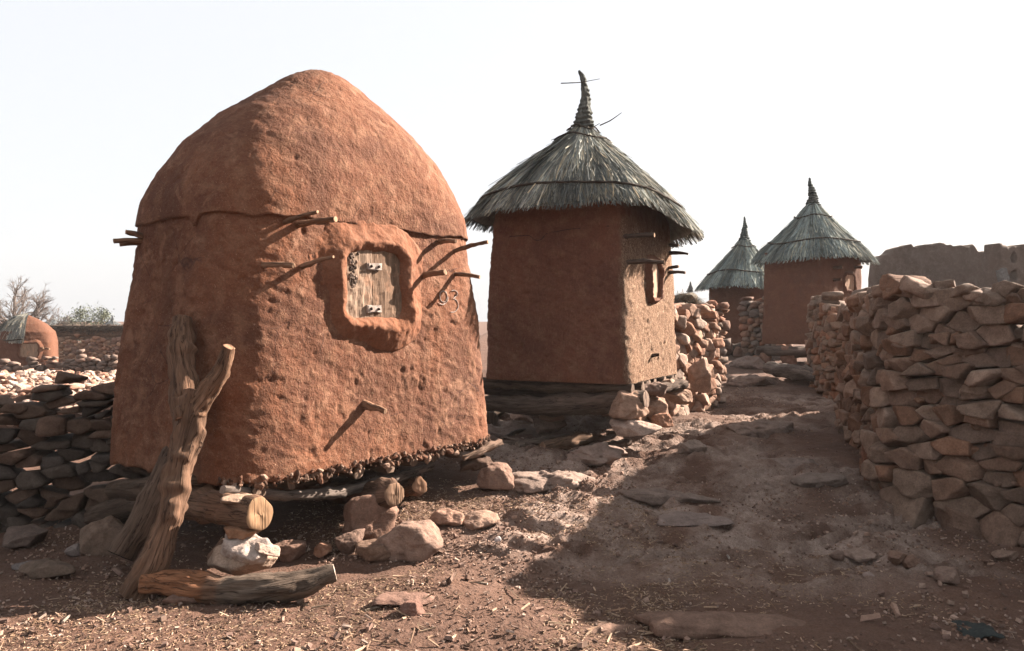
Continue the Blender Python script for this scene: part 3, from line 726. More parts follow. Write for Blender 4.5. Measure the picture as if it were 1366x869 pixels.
# distant ones seen only as roofs
def tiny_hut(px, ytop, d, w, z0, label, seed, wcol=MUDP, wy=.35, rh=.9):
    ctr = W(px, ytop, d); r = w / 2; zt = ctr.z; ze = zt - rh
    h, _, _ = simple_hut((ctr.x, ctr.y), np.array([r * .75, .1]), np.array([-.1, r * .75]), z0, ze + .15, label, wcol, 8, .96, seed, 80, 16, .4)
    thatch(h, (ctr.x, ctr.y), [(.04, zt - .3 * rh), (r * .5, zt - .66 * rh), (r, ze)], (1, 0), (0, 1), 2.1, 700, seed, wid=.05, pal=[(.13, .13, .13), (.10, .10, .10)],
           spire=([(ctr.x, ctr.y, zt - .33 * rh), (ctr.x, ctr.y, zt - .15 * rh), (ctr.x, ctr.y, zt)], [.1 * rh, .05 * rh, .02]), zslen=(.3, .5), bands=())
tiny_hut(71, 420, 55, 1.5, -1.2, 'tiny distant hut with pointed thatch beside the bare tree', 21, rh=.75)
tiny_hut(921, 376, 42, 2.6, .7, 'distant pointed roof tip showing above the brushwood heap', 22, MUD3, rh=1.6)
tiny_hut(150, 421, 44, 2.3, -1.0, 'distant thatch roof edge peeping past the left side of the domed granary', 23, MUD3, rh=.9)

# small domed granary at the far left
D5 = 25.0; x5 = (38 - 683) / FPX * D5
h5 = thing('granary', (x5, D5, -.3), 'small domed mud granary half covered with loose straw, at the left edge beyond the rubble', 'granary', 'granaries of the village')
U5 = np.array([.72, .30]); V5 = np.array([-.30, .72]); c5 = np.array([x5, D5])
def s5(z): return float(np.interp(z, [-.3, .85, 1.15, 1.4, 1.55, 1.66], [1, .97, .90, .62, .32, .01]))
zs = np.concatenate([np.linspace(-.3, .85, 30), np.linspace(.87, 1.66, 40)])
G5, _ = body(c5, U5, V5, zs, s5, lambda z: float(np.interp(z, [.8, 1.6], [6, 2.2])), 200, mudrelief(.7, 25))
F5 = gridF(200, len(zs), True); put('wall', G5.reshape(-1, 3), F5, MUD3, h5)
bvh5 = BVHTree.FromPolygons([tuple(v) for v in G5.reshape(-1, 3)], [tuple(f) for f in F5])
thatch(h5, tuple(c5), [(.03, 1.72), (.3, 1.62), (.6, 1.40), (.78, 1.1), (.84, .86)], (1, 0), (0, 1), 2.6, 1800, 9, ang=(math.radians(150), math.radians(292)), wid=.03, under=False,
       pal=[(.12, .11, .095), (.08, .08, .075), (.19, .165, .135)], bands=((.97, .02),), zslen=(.4, .9), shag=1.0)
p5, n5 = hit(39, 467, bvh5)
if p5 is not None:
    nn5 = Vector((U5[1], -U5[0], 0)).normalized(); tt5 = Vector((U5[0], U5[1], 0)).normalized()
    mud_frame(h5, p5, nn5, tt5, Vector((0, 0, 1)), .22, .20, .10, .06, MUD3, 71, res=.02)
    mb = MB(); box(mb, p5 + nn5 * .01, tt5, (0, 0, 1), nn5, .23, .21, .01, col=(.24, .17, .12)); V, F, A = mb.arrays(); put('door', V, F, DOORW, h5, A, False)
for k, (a, b) in enumerate([((53, 465), (58, 465)), ((60, 465), (66, 466))]): peg(h5, a, b, .03, .025, 80 + k, bvh5, L=.2)

# ================================================================ DRY STONE WALLS
base_t = lambda b: float(T(b[0], b[1], False)[0]) - .06
# right: from beyond the frame to its blunt corner, then away along the path
PALR = [(.15, .094, .067), (.165, .108, .08), (.135, .085, .061), (.14, .097, .073), (.16, .094, .063), (.118, .082, .063), (.165, .116, .088), (.15, .083, .054), (.185, .13, .10)]
pr = smooth_path([(4.7, 3.2), (2.86, 6.05), (3.95, 9.4)], .30)
def topR(u): return float(np.interp(u, [0, 1, 2.2, 3.0, 3.4, 4.0, 5.2, 6.0, 6.6, 7.5], [1.70, 1.74, 1.77, 1.74, 1.73, 1.58, 1.48, 1.38, 1.32, 1.28]))
mb = MB(); wall_mb(mb, pr, topR, .235, 2.0, 101, 5, base_t, .06, -1, 0, (.08, .18), pal=PALR, gap=.003, p=140, chink=420)
wall_mb(mb, pr, lambda u: topR(u) - .28, .30, 1.6, 102, 3, base_t, -.04, 1, .28, (.08, .12), pal=PALR)
# loose cap stones along the top
rng = np.random.RandomState(5); P = np.array(pr); seg = np.linalg.norm(np.diff(P, axis=0), axis=1); cum = np.concatenate([[0], np.cumsum(seg)])
for u in np.arange(.3, cum[-1] - .3, .13):
    for off in (.06, .17):
        u_ = u + rng.uniform(-.07, .07); x, y = np.interp(u_, cum, P[:, 0]), np.interp(u_, cum, P[:, 1]); a = math.atan2(np.interp(u_ + .1, cum, P[:, 1]) - y, np.interp(u_ + .1, cum, P[:, 0]) - x)
        s = rng.uniform(.14, .34); V, F = stone_poly(rng, (s, s * .75, s * .5), 4, 14, 50, .02)
        V = rotz(V, a + rng.uniform(-.6, .6), rng.uniform(-.35, .35), rng.rand() * 6)
        q = np.array([x, y, base_t((x, y)) + topR(u_) - .07 + rng.uniform(-.03, .02)]) + np.array([-math.sin(a), math.cos(a), 0]) * (-off + .04)
        mb.add(V + q, F, col=np.array(PALR[rng.randint(len(PALR))]) * rng.uniform(.8, 1.15))
# two upright slabs at the corner foot
for k, (px, py, d, dim) in enumerate([(1163, 655, 6.45, (.17, .16, .40)), (1186, 655, 6.25, (.15, .18, .42))]):
    V, F = stone_poly(rng, dim, 4, 6, 18, .02); p = W(px, py, d); V[:, 2] -= V[:, 2].min(); mb.add(rotz(V, .5) + np.array([p.x, p.y, Tz(p.x, p.y) - .03]), F, col=np.array((.14, .068, .045)))
tag(putmb('dry_stone_wall', mb, STONE, None, True, base=(2.9, 6.1, .1)), 'tall shaded dry stone wall of big rough blocks filling the right edge', 'stone wall')
# second pier behind it
pr = smooth_path([(6.0, 10.6), (4.35, 10.5), (4.75, 12.6)], .25)
mb = MB(); wall_mb(mb, pr, lambda u: 1.33 + .05 * math.sin(u * 3), .20, 2.4, 111, 4, base_t, .03, -1, 0, (.09, .15), pal=[(.18, .105, .07), (.18, .09, .055), (.16, .108, .08), (.16, .112, .085)])
wall_mb(mb, pr, lambda u: 1.28, .3, 1.6, 112, 2, base_t, 0, 1, .42, (.08, .12))
tag(putmb('dry_stone_wall', mb, STONE, None, True), 'lower dry stone wall of flat courses just past the end of the tall shaded one', 'stone wall')
# sunlit pier behind hut 2
pr = smooth_path([(1.35, 8.75), (2.62, 10.15), (1.9, 10.8)], .22)
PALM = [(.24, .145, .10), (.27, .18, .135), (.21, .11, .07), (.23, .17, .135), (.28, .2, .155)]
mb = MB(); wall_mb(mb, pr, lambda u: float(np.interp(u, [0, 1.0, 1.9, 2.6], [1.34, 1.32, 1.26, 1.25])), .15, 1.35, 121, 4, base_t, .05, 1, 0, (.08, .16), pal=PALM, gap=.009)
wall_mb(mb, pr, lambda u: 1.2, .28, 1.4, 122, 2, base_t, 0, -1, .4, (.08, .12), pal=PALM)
for k in range(26):
    u_ = rng.uniform(.5, 2.3); x = np.interp(u_, [0, 1.9], [1.35, 2.62]) - .1; y = np.interp(u_, [0, 1.9], [8.75, 10.15]) + .12; s = rng.uniform(.1, .24)
    V, F = stone_poly(rng, (s, s * .8, s * .5), 3, 10); mb.add(rotz(V, rng.rand() * 6, rng.uniform(-.5, .5)) + [x, y, base_t((x, y)) + 1.28 + rng.uniform(-.04, .03)], F, col=np.array(PALM[rng.randint(5)]))
tag(putmb('dry_stone_wall', mb, STONE, None, True), 'sunlit dry stone wall end standing right behind the spired granary', 'stone wall')
# low wall behind with brushwood heap
pr = [(2.0, 12.0), (3.3, 12.5)]
mb = MB(); wall_mb(mb, pr, lambda u: 1.26, .14, 1.5, 131, 2, base_t, 0, 1, 0, (.08, .14)); wall_mb(mb, pr, lambda u: 1.2, .2, 1.5, 132, 2, base_t, 0, -1, .35, (.08, .12))
tag(putmb('dry_stone_wall', mb, STONE, None, True), 'greyish stone wall carrying a heap of brushwood, seen between the granaries', 'stone wall')
mb = MB(); rng = np.random.RandomState(8)
for k in range(900):
    a = rng.rand() * 6.283; r = math.sqrt(rng.rand()); zz_ = (1 - r * r) * .17
    p = np.array([2.68 + r * .27 * math.cos(a), 12.45 + r * .25 * math.sin(a), 1.74 + zz_ * rng.uniform(.6, 1.1)]); d = rng.randn(3) * [.1, .1, .03]; w = np.cross(d, [0, 0, 1]); w /= np.linalg.norm(w) + 1e-6
    mb.add([p - d, p - d + w * .008, p + d + w * .008, p + d], [[0, 1, 2, 3]], col=np.array([(.2, .15, .1), (.14, .13, .1), (.3, .2, .14)][rng.randint(3)]) * .8)
V, F = stone_poly(rng, (.5, .45, .3), 3, 3, 6, .05); mb.add(V + [2.68, 12.45, 1.76], F, col=np.array((.10, .085, .065)))
tag(putmb('brushwood_heap', mb, STRAW, None, False), 'rounded heap of dry brushwood on top of the stone wall between the granaries', 'brushwood')
# stones between huts three and four
mb = MB(); wall_mb(mb, [(5.0, 17.2), (5.6, 16.6)], lambda u: 1.3, .16, 1.4, 141, 2, base_t, 0, 1, 0, (.1, .14)); wall_mb(mb, [(5.0, 17.2), (5.6, 16.6)], lambda u: 1.3, .16, 1.4, 142, 2, base_t, 0, -1, .25, (.1, .14))
tag(putmb('dry_stone_wall', mb, STONE, None, True), 'narrow strip of stone wall in the gap between the two far thatched granaries', 'stone wall')
# left shaded wall beside hut 1
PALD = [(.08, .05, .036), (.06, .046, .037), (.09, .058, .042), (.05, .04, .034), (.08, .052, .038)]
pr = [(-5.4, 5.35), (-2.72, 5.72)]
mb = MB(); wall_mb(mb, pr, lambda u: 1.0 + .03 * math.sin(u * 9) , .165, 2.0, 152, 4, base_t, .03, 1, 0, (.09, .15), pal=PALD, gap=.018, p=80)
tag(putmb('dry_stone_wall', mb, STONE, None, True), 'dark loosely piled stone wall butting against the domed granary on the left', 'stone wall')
# far left wall with straw coping
mb = MB(); pr = [(-19, 27.5), (-10.5, 28.5)]
wall_mb(mb, pr, lambda u: 1.30, .17, 1.5, 161, 2, base_t, 0, 1, 0, (.1, .16), pal=[(.27, .15, .1), (.21, .13, .1), (.3, .19, .13)])
V = []; t_ = thing('compound_wall', (-14.7, 28, -.4), 'long low wall with straw coping behind the small domed granary', 'wall')
putmb('stone_base', mb, STONE, t_)
mb = MB(); d_ = np.array([8.5, 1.0]) / 8.56
box(mb, (-14.75, 28.15, 1.06), (d_[0], d_[1], 0), (-d_[1], d_[0], 0), (0, 0, 1), 4.6, .12, .22, col=(.13, .085, .06), rough=.03, nx=60, ny=4); putmb('mud_course', mb, STONE, t_)
mb = MB(); rng = np.random.RandomState(3)
for k in range(2600):
    u_ = rng.uniform(-4.4, 4.4); p = np.array([-14.75 + d_[0] * u_, 28.15 + d_[1] * u_, 1.22 + rng.uniform(0, .16)]); q = p + [rng.randn() * .05 + d_[1] * 0, -.3 * rng.rand(), -.12 + rng.randn() * .05]; q2 = [d_[0] * .03, d_[1] * .03, 0]
    p = p + [0, .25 * rng.rand() - .05, 0]
    mb.add([p, p + q2, q + q2, q], [[0, 1, 2, 3]], col=np.array([(.08, .06, .045), (.13, .095, .07), (.05, .04, .035)][rng.randint(3)]))
box(mb, (-14.75, 28.15, 1.27), (d_[0], d_[1], 0), (-d_[1], d_[0], 0), (0, 0, 1), 4.3, .2, .05, col=(.06, .05, .04)); putmb('straw_coping', mb, STRAW, t_, False)
mb = MB(); wall_mb(mb, [(-17, 19.5), (-8.6, 20.2)], lambda u: .80, .19, 1.8, 162, 2, base_t, 0, 1, 0, (.1, .16), pal=[(.15, .11, .09), (.2, .13, .1)])
tag(putmb('dry_stone_wall', mb, STONE, None, True), 'low dark stone wall running behind the sunlit rubble on the left', 'stone wall')
# sunlit rubble bank
rng = np.random.RandomState(17); mb = MB()
for k in range(3000):
    y = rng.uniform(9.4, 14.6); x = rng.uniform(-11.5, -3.9); s = rng.uniform(.06, .21)
    V, F = stone_poly(rng, (s, s * .7, s * .4), 2, 8, 14, .02)
    V = rotz(V, rng.rand() * 6, rng.uniform(-.7, .7), rng.rand() * 6)
    mb.add(V + [x, y, float(T(x, y, False)[0]) + rng.uniform(0, .10)], F, col=np.array([(.34, .24, .19), (.40, .31, .26), (.25, .14, .10), (.30, .21, .165)][rng.randint(4)]) * rng.uniform(.8, 1.15))
tag(putmb('rubble', mb, STONE, None, False), 'bank of pale sunlit broken stones behind the dark left wall', 'rubble', None, 'stuff')

# ================================================================ RUINED MUD WALLS (right, far)
def ruin(name, a, b, thick, z0, topf, seed, label, mat, holes=()):
    a = np.array(a, float); b = np.array(b, float); L = np.linalg.norm(b - a); t = (b - a) / L; n = np.array([t[1], -t[0]])
    nu = int(L / .04); nv = 60; u = np.linspace(0, L, nu); V = []
    U, Vv = np.meshgrid(u, np.linspace(0, 1, nv)); top = np.array([topf(x) for x in u]) + .10 * N2(u, u * 0, 2.2, 4, seed, .6)
    Zz = z0 + (top[None] - z0) * Vv; wth = thick / 2 * (1 - .25 * Vv ** 4)
    P = lambda sgn, off: np.stack([a[0] + t[0] * U + sgn * n[0] * (wth + off), a[1] + t[1] * U + sgn * n[1] * (wth + off), Zz], -1)
    f0 = P(1, .0); hN = .05 * fbm(f0.reshape(-1, 3), 2.5, 4, seed, .6).reshape(U.shape)
    for (hu, hz, hr) in holes: hN = hN - .35 * (1 - sstep(hr * .7, hr, np.hypot(U - hu, (Zz - hz) * .8)))
    hN = hN * 1.0
    front = P(1, hN); back = P(-1, .03 * fbm(f0.reshape(-1, 3), 2.5, 3, seed + 4).reshape(U.shape))
    ns = nu; grid = np.concatenate([front, back[::-1]])
    Vt = grid.reshape(-1, 3); F = gridF(nu, 2 * nv); e = []
    for col in (0, nu - 1):
        for i in range(nv - 1): e.append([i * nu + col, (i + 1) * nu + col, (2 * nv - 2 - i) * nu + col, (2 * nv - 1 - i) * nu + col])
    F = np.concatenate([F, np.array(e)])
    return tag(put(name, Vt, F, mat), label, 'wall')
def wx(px, d): return (px - 683) / FPX * d
D6 = 21.0
def top6(u):
    px = 683 + (wx(1165, D6) + u) / D6 * FPX
    return CAM_H + (HY - np.interp(px, [1165, 1180, 1200, 1230, 1260, 1300, 1318], [346, 340, 334, 331, 327, 327, 332])) / FPX * D6
ruin('ruined_mud_wall', (wx(1165, D6), D6), (wx(1330, D6), D6 + .4), .5, .6, top6, 31, 'ragged grey brown mud wall rising behind the tall stone wall', MUDR)
D7 = 18.5
ruin('ruined_mud_wall', (wx(1322, D7), D7), (wx(1560, D7), D7 + 1.2), .5, .6, lambda u: CAM_H + (HY - 331) / FPX * D7 + .04 * math.sin(u * 2), 33, 'mud wall pierced with small dark holes at the right edge', MUDR, holes=[(.42, 2.95, .10), (.42, 2.55, .11), (1.1, 2.75, .12)])
mb = MB(); box(mb, W(1340, 376, 17.9), (.8, -.1, .25), (0, 1, 0), (-.3, 0, .95), .12, .03, .30, col=(.115, .115, .115), rough=.02, nx=6, ny=12)
tag(putmb('slate_slab', mb, STONE, None, False), 'upright bluish slab leaning in front of the pierced mud wall', 'slab')

# ================================================================ TREES
def bare_tree(px, ytop, d, label, seed, zb, spread=1.0):
    rng = random.Random(seed); top = W(px, ytop, d); base = Vector((top.x, d, zb)); H = top.z - zb
    t = thing('bare_tree', base, label, 'tree')
    mb = MB(); mt = MB(); tube(mt, [base - Vector((0, 0, .2)), base + Vector((.05, 0, H * .25)), base + Vector((0, 0, H * .5))], [H * .045, H * .036, H * .028], 1, nu=10, nv=20, col=(.24, .2, .18))
    V, F, A = mt.arrays(); put('trunk', V, F, WOOD, t, A)
    def br(p, dr, ln, r, lv):
        q = p + dr * ln; mid = p + dr * ln * .5 + Vector((rng.gauss(0, .06), rng.gauss(0, .06), rng.gauss(0, .06))) * ln
        tube(mb, [p, mid, q], [r, r * .8, r * .6], rng.randint(0, 99), nu=5, nv=5, col=(.24, .2, .18))
        if lv == 0: return
        for k in range(rng.choice((3, 4))):
            s = rng.uniform(.35, 1); v = (dr + Vector((rng.gauss(0, .55), rng.gauss(0, .55), rng.gauss(.12, .4)))).normalized(); br(p.lerp(q, s), v, ln * rng.uniform(.5, .8), r * .5, lv - 1)
    p0 = base + Vector((0, 0, H * .5)); br(p0, Vector((0, 0, 1)), H * .3, H * .025, 4)
    for k in range(6):
        a = k * 1.05 + rng.random(); br(base + Vector((0, 0, H * rng.uniform(.3, .5))), Vector((math.cos(a) * spread, math.sin(a) * spread, .75)).normalized(), H * .32, H * .02, 4)
    V, F, A = mb.arrays(); put('crown', V, F, WOOD, t, A)
bare_tree(19, 374, 52, 'pale bare tree with spreading twigs at the far left edge', 4, -1.1, 1.1)
bare_tree(47, 398, 46, 'smaller bare bush of twigs directly above the small domed granary', 9, -.9, 1.2)
def leafy(px, ytop, d, w, label, seed, zb, n=4200):
    rng = np.random.RandomState(seed); top = W(px, ytop, d); base = Vector((top.x, d, zb)); H = top.z - zb
    t = thing('leafy_tree', base, label, 'tree'); mt = MB(); limbs = []
    tube(mt, [base - Vector((0, 0, .2)), base + Vector((0, 0, H * .45))], [.13, .08], 1, nu=8, nv=10, col=(.16, .13, .11))
    for k in range(7):
        a = rng.rand() * 6.28; q = base + Vector((math.cos(a) * w * .3, math.sin(a) * w * .3, H * rng.uniform(.65, .9))); tube(mt, [base + Vector((0, 0, H * .35)), q], [.06, .02], k, nu=5, nv=6, col=(.16, .13, .11)); limbs.append(q)
    V, F, A = mt.arrays(); put('trunk', V, F, WOOD, t, A)
    cl = []
    for k in range(34):
        a = rng.rand() * 6.28; r = math.sqrt(rng.rand()) * w * .48; h = H * rng.uniform(.42, .96); r *= math.sqrt(max(.1, 1 - ((h / H - .55) / .45) ** 2)); cl.append((base.x + r * math.cos(a), d + r * math.sin(a), zb + h, rng.uniform(.12, .3)))
    cl = np.array(cl); i = rng.randint(len(cl), size=n); P = cl[i, :3] + rng.randn(n, 3) * cl[i, 3:4] * [1, 1, .8]
    a = rng.randn(n, 3); a /= np.linalg.norm(a, axis=1)[:, None]; b = np.cross(a, rng.randn(n, 3)); b /= np.linalg.norm(b, axis=1)[:, None]; s = rng.uniform(.03, .065, n)[:, None]
    V = np.stack([P - a * s, P + b * s * .6, P + a * s, P - b * s * .6], 1).reshape(-1, 3); F = np.arange(n * 4).reshape(-1, 4)
    C = np.repeat(np.array([(.085, .10, .07), (.11, .12, .085), (.07, .08, .055)])[rng.randint(3, size=n)], 4, 0); put('crown', V, F, LEAF, t, {'col': C}, False)
leafy(124, 412, 48, 3.1, 'hazy grey green leafy tree above the straw topped wall', 5, -1.0)
leafy(99, 422, 50, 1.6, 'lower hazy shrub left of the leafy tree behind the wall', 6, -1.0, 1600)

# ================================================================ LOGS, POSTS AND STONES AROUND HUT 1
OLD = (.25, .15, .10)
# forked post: one thing, trunk with two arms
fp = thing('forked_post', W(183, 790, 4.36), 'thick forked wooden post leaning on the shaded side of the domed granary', 'post')
mb = MB(); tube(mb, [W(178, 796, 4.34), W(208, 745, 4.38), W(230, 680, 4.44), W(240, 620, 4.52), W(254, 565, 4.60), W(262, 525, 4.66)], [.092, .078, .070, .069, .080, .092], 5, nu=48, nv=120, col=OLD, rough=.22, knots=.5)
V, F, A = mb.arrays(); put('shaft', V, F, WOOD, fp, A)
mb = MB(); tube(mb, [W(254, 560, 4.62), W(246, 515, 4.68), W(240, 470, 4.76), W(243, 424, 4.86)], [.085, .078, .070, .048], 8, nu=28, nv=50, col=OLD, rough=.22, knots=.5)
V, F, A = mb.arrays(); put('arm', V, F, WOOD, fp, A)
mb = MB(); tube(mb, [W(254, 555, 4.61), W(276, 524, 4.60), (W(294, 496, 4.56)), W(306, 463, 4.52)], [.08, .066, .052, .032], 12, nu=28, nv=50, col=(.31, .185, .12), rough=.22, knots=.5)
V, F, A = mb.arrays(); put('arm', V, F, WOOD, fp, A)
log_thing('wooden_pole', [W(160, 742, 4.75), W(190, 690, 4.85), W(215, 640, 4.98), W(240, 585, 5.12)], [.078, .075, .07, .06], 'round pole with a burnt black end leaning behind the forked post', 'pole', 21, nu=28, col=(.20, .135, .10), cap=(.012, .01, .01), rough=.12, knots=.3)
# log lying in front with rusty left end
def cfront(u):
    c = np.zeros((len(u), 3)); k = sstep(.36, .42, u + .03 * np.sin(u * 40))[:, None]; return (1 - k) * np.array((.34, .16, .085)) + k * np.array((.21, .16, .125))
log_thing('fallen_log', [W(192, 778, 4.30), W(255, 785, 4.26), W(310, 787, 4.22), W(365, 785, 4.20), W(410, 775, 4.22), W(446, 764, 4.26)], [.055, .088, .085, .085, .075, .045], 'split fallen log lying flat in front of the stones, rust coloured at its left end', 'log', 31, nu=40, colf=cfront, cap=(.5, .42, .36), rough=.28, knots=.5, ell=.8)
# support beams
log_thing('support_beam', [W(238, 668, 5.1), W(290, 678, 4.7), W(345, 688, 4.42)], [.10, .095, .088], 'stout beam with a bright sawn end jutting from under the domed granary', 'beam', 41, nu=32, col=(.25, .15, .10), cap=(.33, .21, .125), rough=.15, knots=.4)
log_thing('support_beam', [W(250, 640, 4.82), W(300, 645, 4.9), W(420, 648, 5.6)], [.036, .04, .05], 'thin beam with an orange tip squeezed between wall and stout beam', 'beam', 42, nu=20, col=(.22, .14, .10), cap=(.38, .2, .1), rough=.2)
log_thing('rim_pole', [W(296, 654, 4.62), W(380, 662, 4.99), W(450, 658, 5.34), W(520, 640, 5.74), W(575, 622, 6.2)], [.028, .034, .036, .034, .03], 'long weathered grey pole running under the lit rim of the domed granary', 'pole', 43, nu=20, col=(.24, .20, .175), rough=.25, knots=.4)
log_thing('support_beam', [W(400, 652, 6.4), W(470, 657, 5.75), W(526, 661, 5.28)], [.085, .085, .08], 'short round beam whose knotty end rests on the boulder', 'beam', 44, nu=30, col=(.22, .14, .10), cap=(.34, .22, .15), rough=.18, knots=.6)
log_thing('support_beam', [W(560, 648, 5.85), W(540, 652, 6.2), W(520, 650, 6.8)], [.05, .055, .055], 'stub of rotten beam just right of the knotty beam end', 'beam', 45, nu=24, col=(.28, .15, .095), cap=(.33, .2, .13), rough=.4, knots=.8)
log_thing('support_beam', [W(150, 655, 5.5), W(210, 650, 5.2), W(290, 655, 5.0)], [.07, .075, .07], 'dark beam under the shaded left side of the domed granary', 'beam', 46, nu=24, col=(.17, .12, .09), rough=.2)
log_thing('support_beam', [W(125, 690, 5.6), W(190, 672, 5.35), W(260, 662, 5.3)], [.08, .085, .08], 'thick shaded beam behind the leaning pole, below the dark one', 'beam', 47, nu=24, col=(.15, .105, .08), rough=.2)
# stone stack carrying the stout beam
st = G(328, 772)
def rk(px, py, d, dims, rz, seed, label, col, tilt=0, ta=0, name='stone', cat='stone', z=None, **kw):
    p = W(px, py, d); 
    return rock(name, (p.x, p.y, p.z if z is None else z), dims, rz, seed, label, cat, col, tilt, ta, **kw)
rk(328, 768, 4.50, (.42, .32, .20), .2, 201, 'pale bottom stone of the small stack under the stout beam', (.40, .29, .22), sink=0)
rk(300, 750, 4.52, (.18, .2, .12), .9, 206, 'brown chock wedged left of the white stone in the stack', (.24, .15, .105), sink=0)
rk(326, 752, 4.42, (.30, .22, .16), -.25, 202, 'white quartz like stone with a pointed tip in the middle of the stack', (.47, .38, .33), .22, 0, sink=0, p=20, rough=.04)
rk(352, 745, 4.40, (.16, .12, .06), .6, 207, 'slanting thin slab under the tip of the white stone', (.44, .33, .27), .4, 0, sink=0)
rk(322, 716, 4.46, (.22, .18, .075), .1, 203, 'thin rusty stone between the white stone and the stout beam', (.32, .17, .10), sink=0)
rk(318, 671, 4.50, (.19, .16, .045), .1, 204, 'pale flake lying on top of the stout beam', (.42, .3, .22), sink=0)
# boulders
def gr(px, py, dims, rz, seed, label, col=(.30, .18, .13), **kw):
    p = G(px, py); return rock(kw.pop('name', 'stone'), (p.x, p.y, Tz(p.x, p.y)), dims, rz, seed, label, kw.pop('cat', 'stone'), col, **kw)
rk(548, 738, 5.05, (.56, .36, .27), .25, 211, 'big angular boulder with a sunlit top under the knotty beam end', (.30, .20, .155), name='boulder', cat='boulder', z=.01, p=18, rough=.03, lvl=5, sink=.08)
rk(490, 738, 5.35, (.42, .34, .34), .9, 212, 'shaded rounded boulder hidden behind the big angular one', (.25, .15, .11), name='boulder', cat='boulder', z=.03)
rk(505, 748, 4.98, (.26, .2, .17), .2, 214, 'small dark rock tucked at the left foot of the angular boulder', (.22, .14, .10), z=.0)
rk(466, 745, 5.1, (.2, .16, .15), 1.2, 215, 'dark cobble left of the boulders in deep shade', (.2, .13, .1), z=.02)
gr(528, 742, (.13, .1, .05), .4, 216, 'flat chip at the foot of the angular boulder')
rk(660, 660, 6.35, (.30, .26, .24), .3, 221, 'squat reddish stone standing in the sun between the two nearest granaries', (.26, .165, .125), z=Tz(-.14, 6.35), p=20, lvl=5, sink=.04)
p = W(645, 625, 6.35); rock('stone', (p.x - .03, 6.42, p.z - .03), (.34, .28, .10), .2, 222, 'dark splintered stone lying on the squat reddish one', 'stone', (.12, .075, .055), sink=0, rough=.05)
log_thing('wood_scrap', [W(618, 612, 6.25), W(640, 603, 6.35), W(668, 590, 6.5)], [.02, .035, .03], 'pale split piece of wood by the lower right corner of the domed granary', 'wood', 51, nu=14, col=(.36, .25, .19), rough=.4)
gr(596, 700, (.27, .2, .11), .1, 223, 'half buried sunlit stone between the boulder and the squat stone', (.36, .22, .16))
gr(640, 702, (.3, .22, .10), .5, 224, 'flat sunlit stone in front of the squat reddish one', (.36, .24, .18))
gr(664, 727, (.055, .055, .05), 0, 225, 'round pale pebble alone on the straw', (.55, .48, .46), lvl=3, cat='pebble', name='pebble', p=6)
gr(400, 790, (.11, .09, .05), 0, 226, 'brown pebble under the fallen log', (.26, .15, .1), lvl=3)
gr(245, 806, (.22, .12, .07), 0.1, 227, 'flat dark stone under the middle of the fallen log', (.2, .12, .09))
gr(385, 745, (.2, .17, .13), .5, 228, 'rounded stone in the shade right of the stack', (.26, .16, .12))
gr(432, 745, (.15, .12, .1), 1.0, 229, 'small reddish stone further right of the stack', (.32, .18, .12))
gr(540, 805, (.42, .2, .05), .12, 230, 'flush dusty slab in the straw below the boulder', (.25, .15, .115))
gr(548, 822, (.13, .11, .085), .7, 231, 'round brown cobble on the edge of the flush slab', (.23, .13, .1))
gr(960, 842, (.98, .34, .10), -.06, 232, 'long smooth brown slab half sunk in the foreground', (.205, .128, .095), name='bedrock_slab', cat='slab', p=20, rough=.035, nplanes=22, sink=.62)
gr(800, 840, (.50, .26, .08), .1, 233, 'smaller sunk slab left of the long smooth one', (.205, .128, .095), name='bedrock_slab', cat='slab', p=20, rough=.035, sink=.62)
gr(930, 697, (.62, .3, .07), .1, 234, 'flat grey ledge stone in the middle of the path', (.25, .19, .165), name='bedrock_slab', cat='slab', p=20, rough=.04, sink=.5)
gr(1055, 612, (.62, .4, .14), -.35, 235, 'grey hump of bedrock near the foot of the tall wall', (.27, .205, .175), name='bedrock_slab', cat='slab', p=16, rough=.05, sink=.4)
gr(1150, 742, (.20, .14, .07), .2, 236, 'pale flat stone lying in the shaded dirt below the tall wall', (.32, .23, .185))
gr(1196, 756, (.11, .1, .09), .5, 237, 'pointed small stone right of the pale flat one', (.24, .15, .11))
gr(1216, 758, (.12, .1, .09), 1.5, 238, 'rounder small stone touching the pointed one', (.25, .155, .115))
gr(1262, 782, (.17, .13, .09), .9, 239, 'lone grey stone in the dirt toward the lower right corner', (.25, .17, .135))
gr(1160, 778, (.08, .07, .04), .2, 240, 'pale pebble below the pale flat stone', (.33, .25, .22), lvl=3, name='pebble', cat='pebble')
gr(1340, 745, (.16, .12, .07), .2, 241, 'flat stone at the right edge below the tall wall', (.29, .2, .155))
gr(1118, 745, (.1, .08, .06), .6, 242, 'little stone just left of the pale flat one', (.22, .15, .12), lvl=3)
gr(60, 772, (.34, .2, .10), .1, 243, 'long flat stone in the shade at the lower left', (.17, .12, .09))
gr(98, 745, (.12, .1, .09), .5, 244, 'grey cobble in the shade before the dark left wall', (.26, .21, .19))
gr(30, 735, (.25, .2, .13), .8, 245, 'dark block fallen from the left wall at the frame edge', (.16, .115, .095))
gr(140, 735, (.3, .25, .22), .3, 246, 'squarish block in the shade left of the leaning pole', (.2, .135, .1))
gr(30, 758, (.14, .1, .05), .8, 247, 'thin grey flake near the lower left edge', (.2, .17, .16))
gr(1010, 575, (.8, .45, .2), .3, 251, 'low dusty bedrock ledge in the middle of the path beyond the grey flat one', (.27, .2, .165), name='bedrock_slab', cat='slab', p=16, rough=.05, sink=.5)
gr(800, 612, (.6, .4, .16), .6, 252, 'rough sunlit bedrock lump in front of the reddish split log', (.31, .225, .185), name='bedrock_slab', cat='slab', p=16, rough=.07, sink=.45)
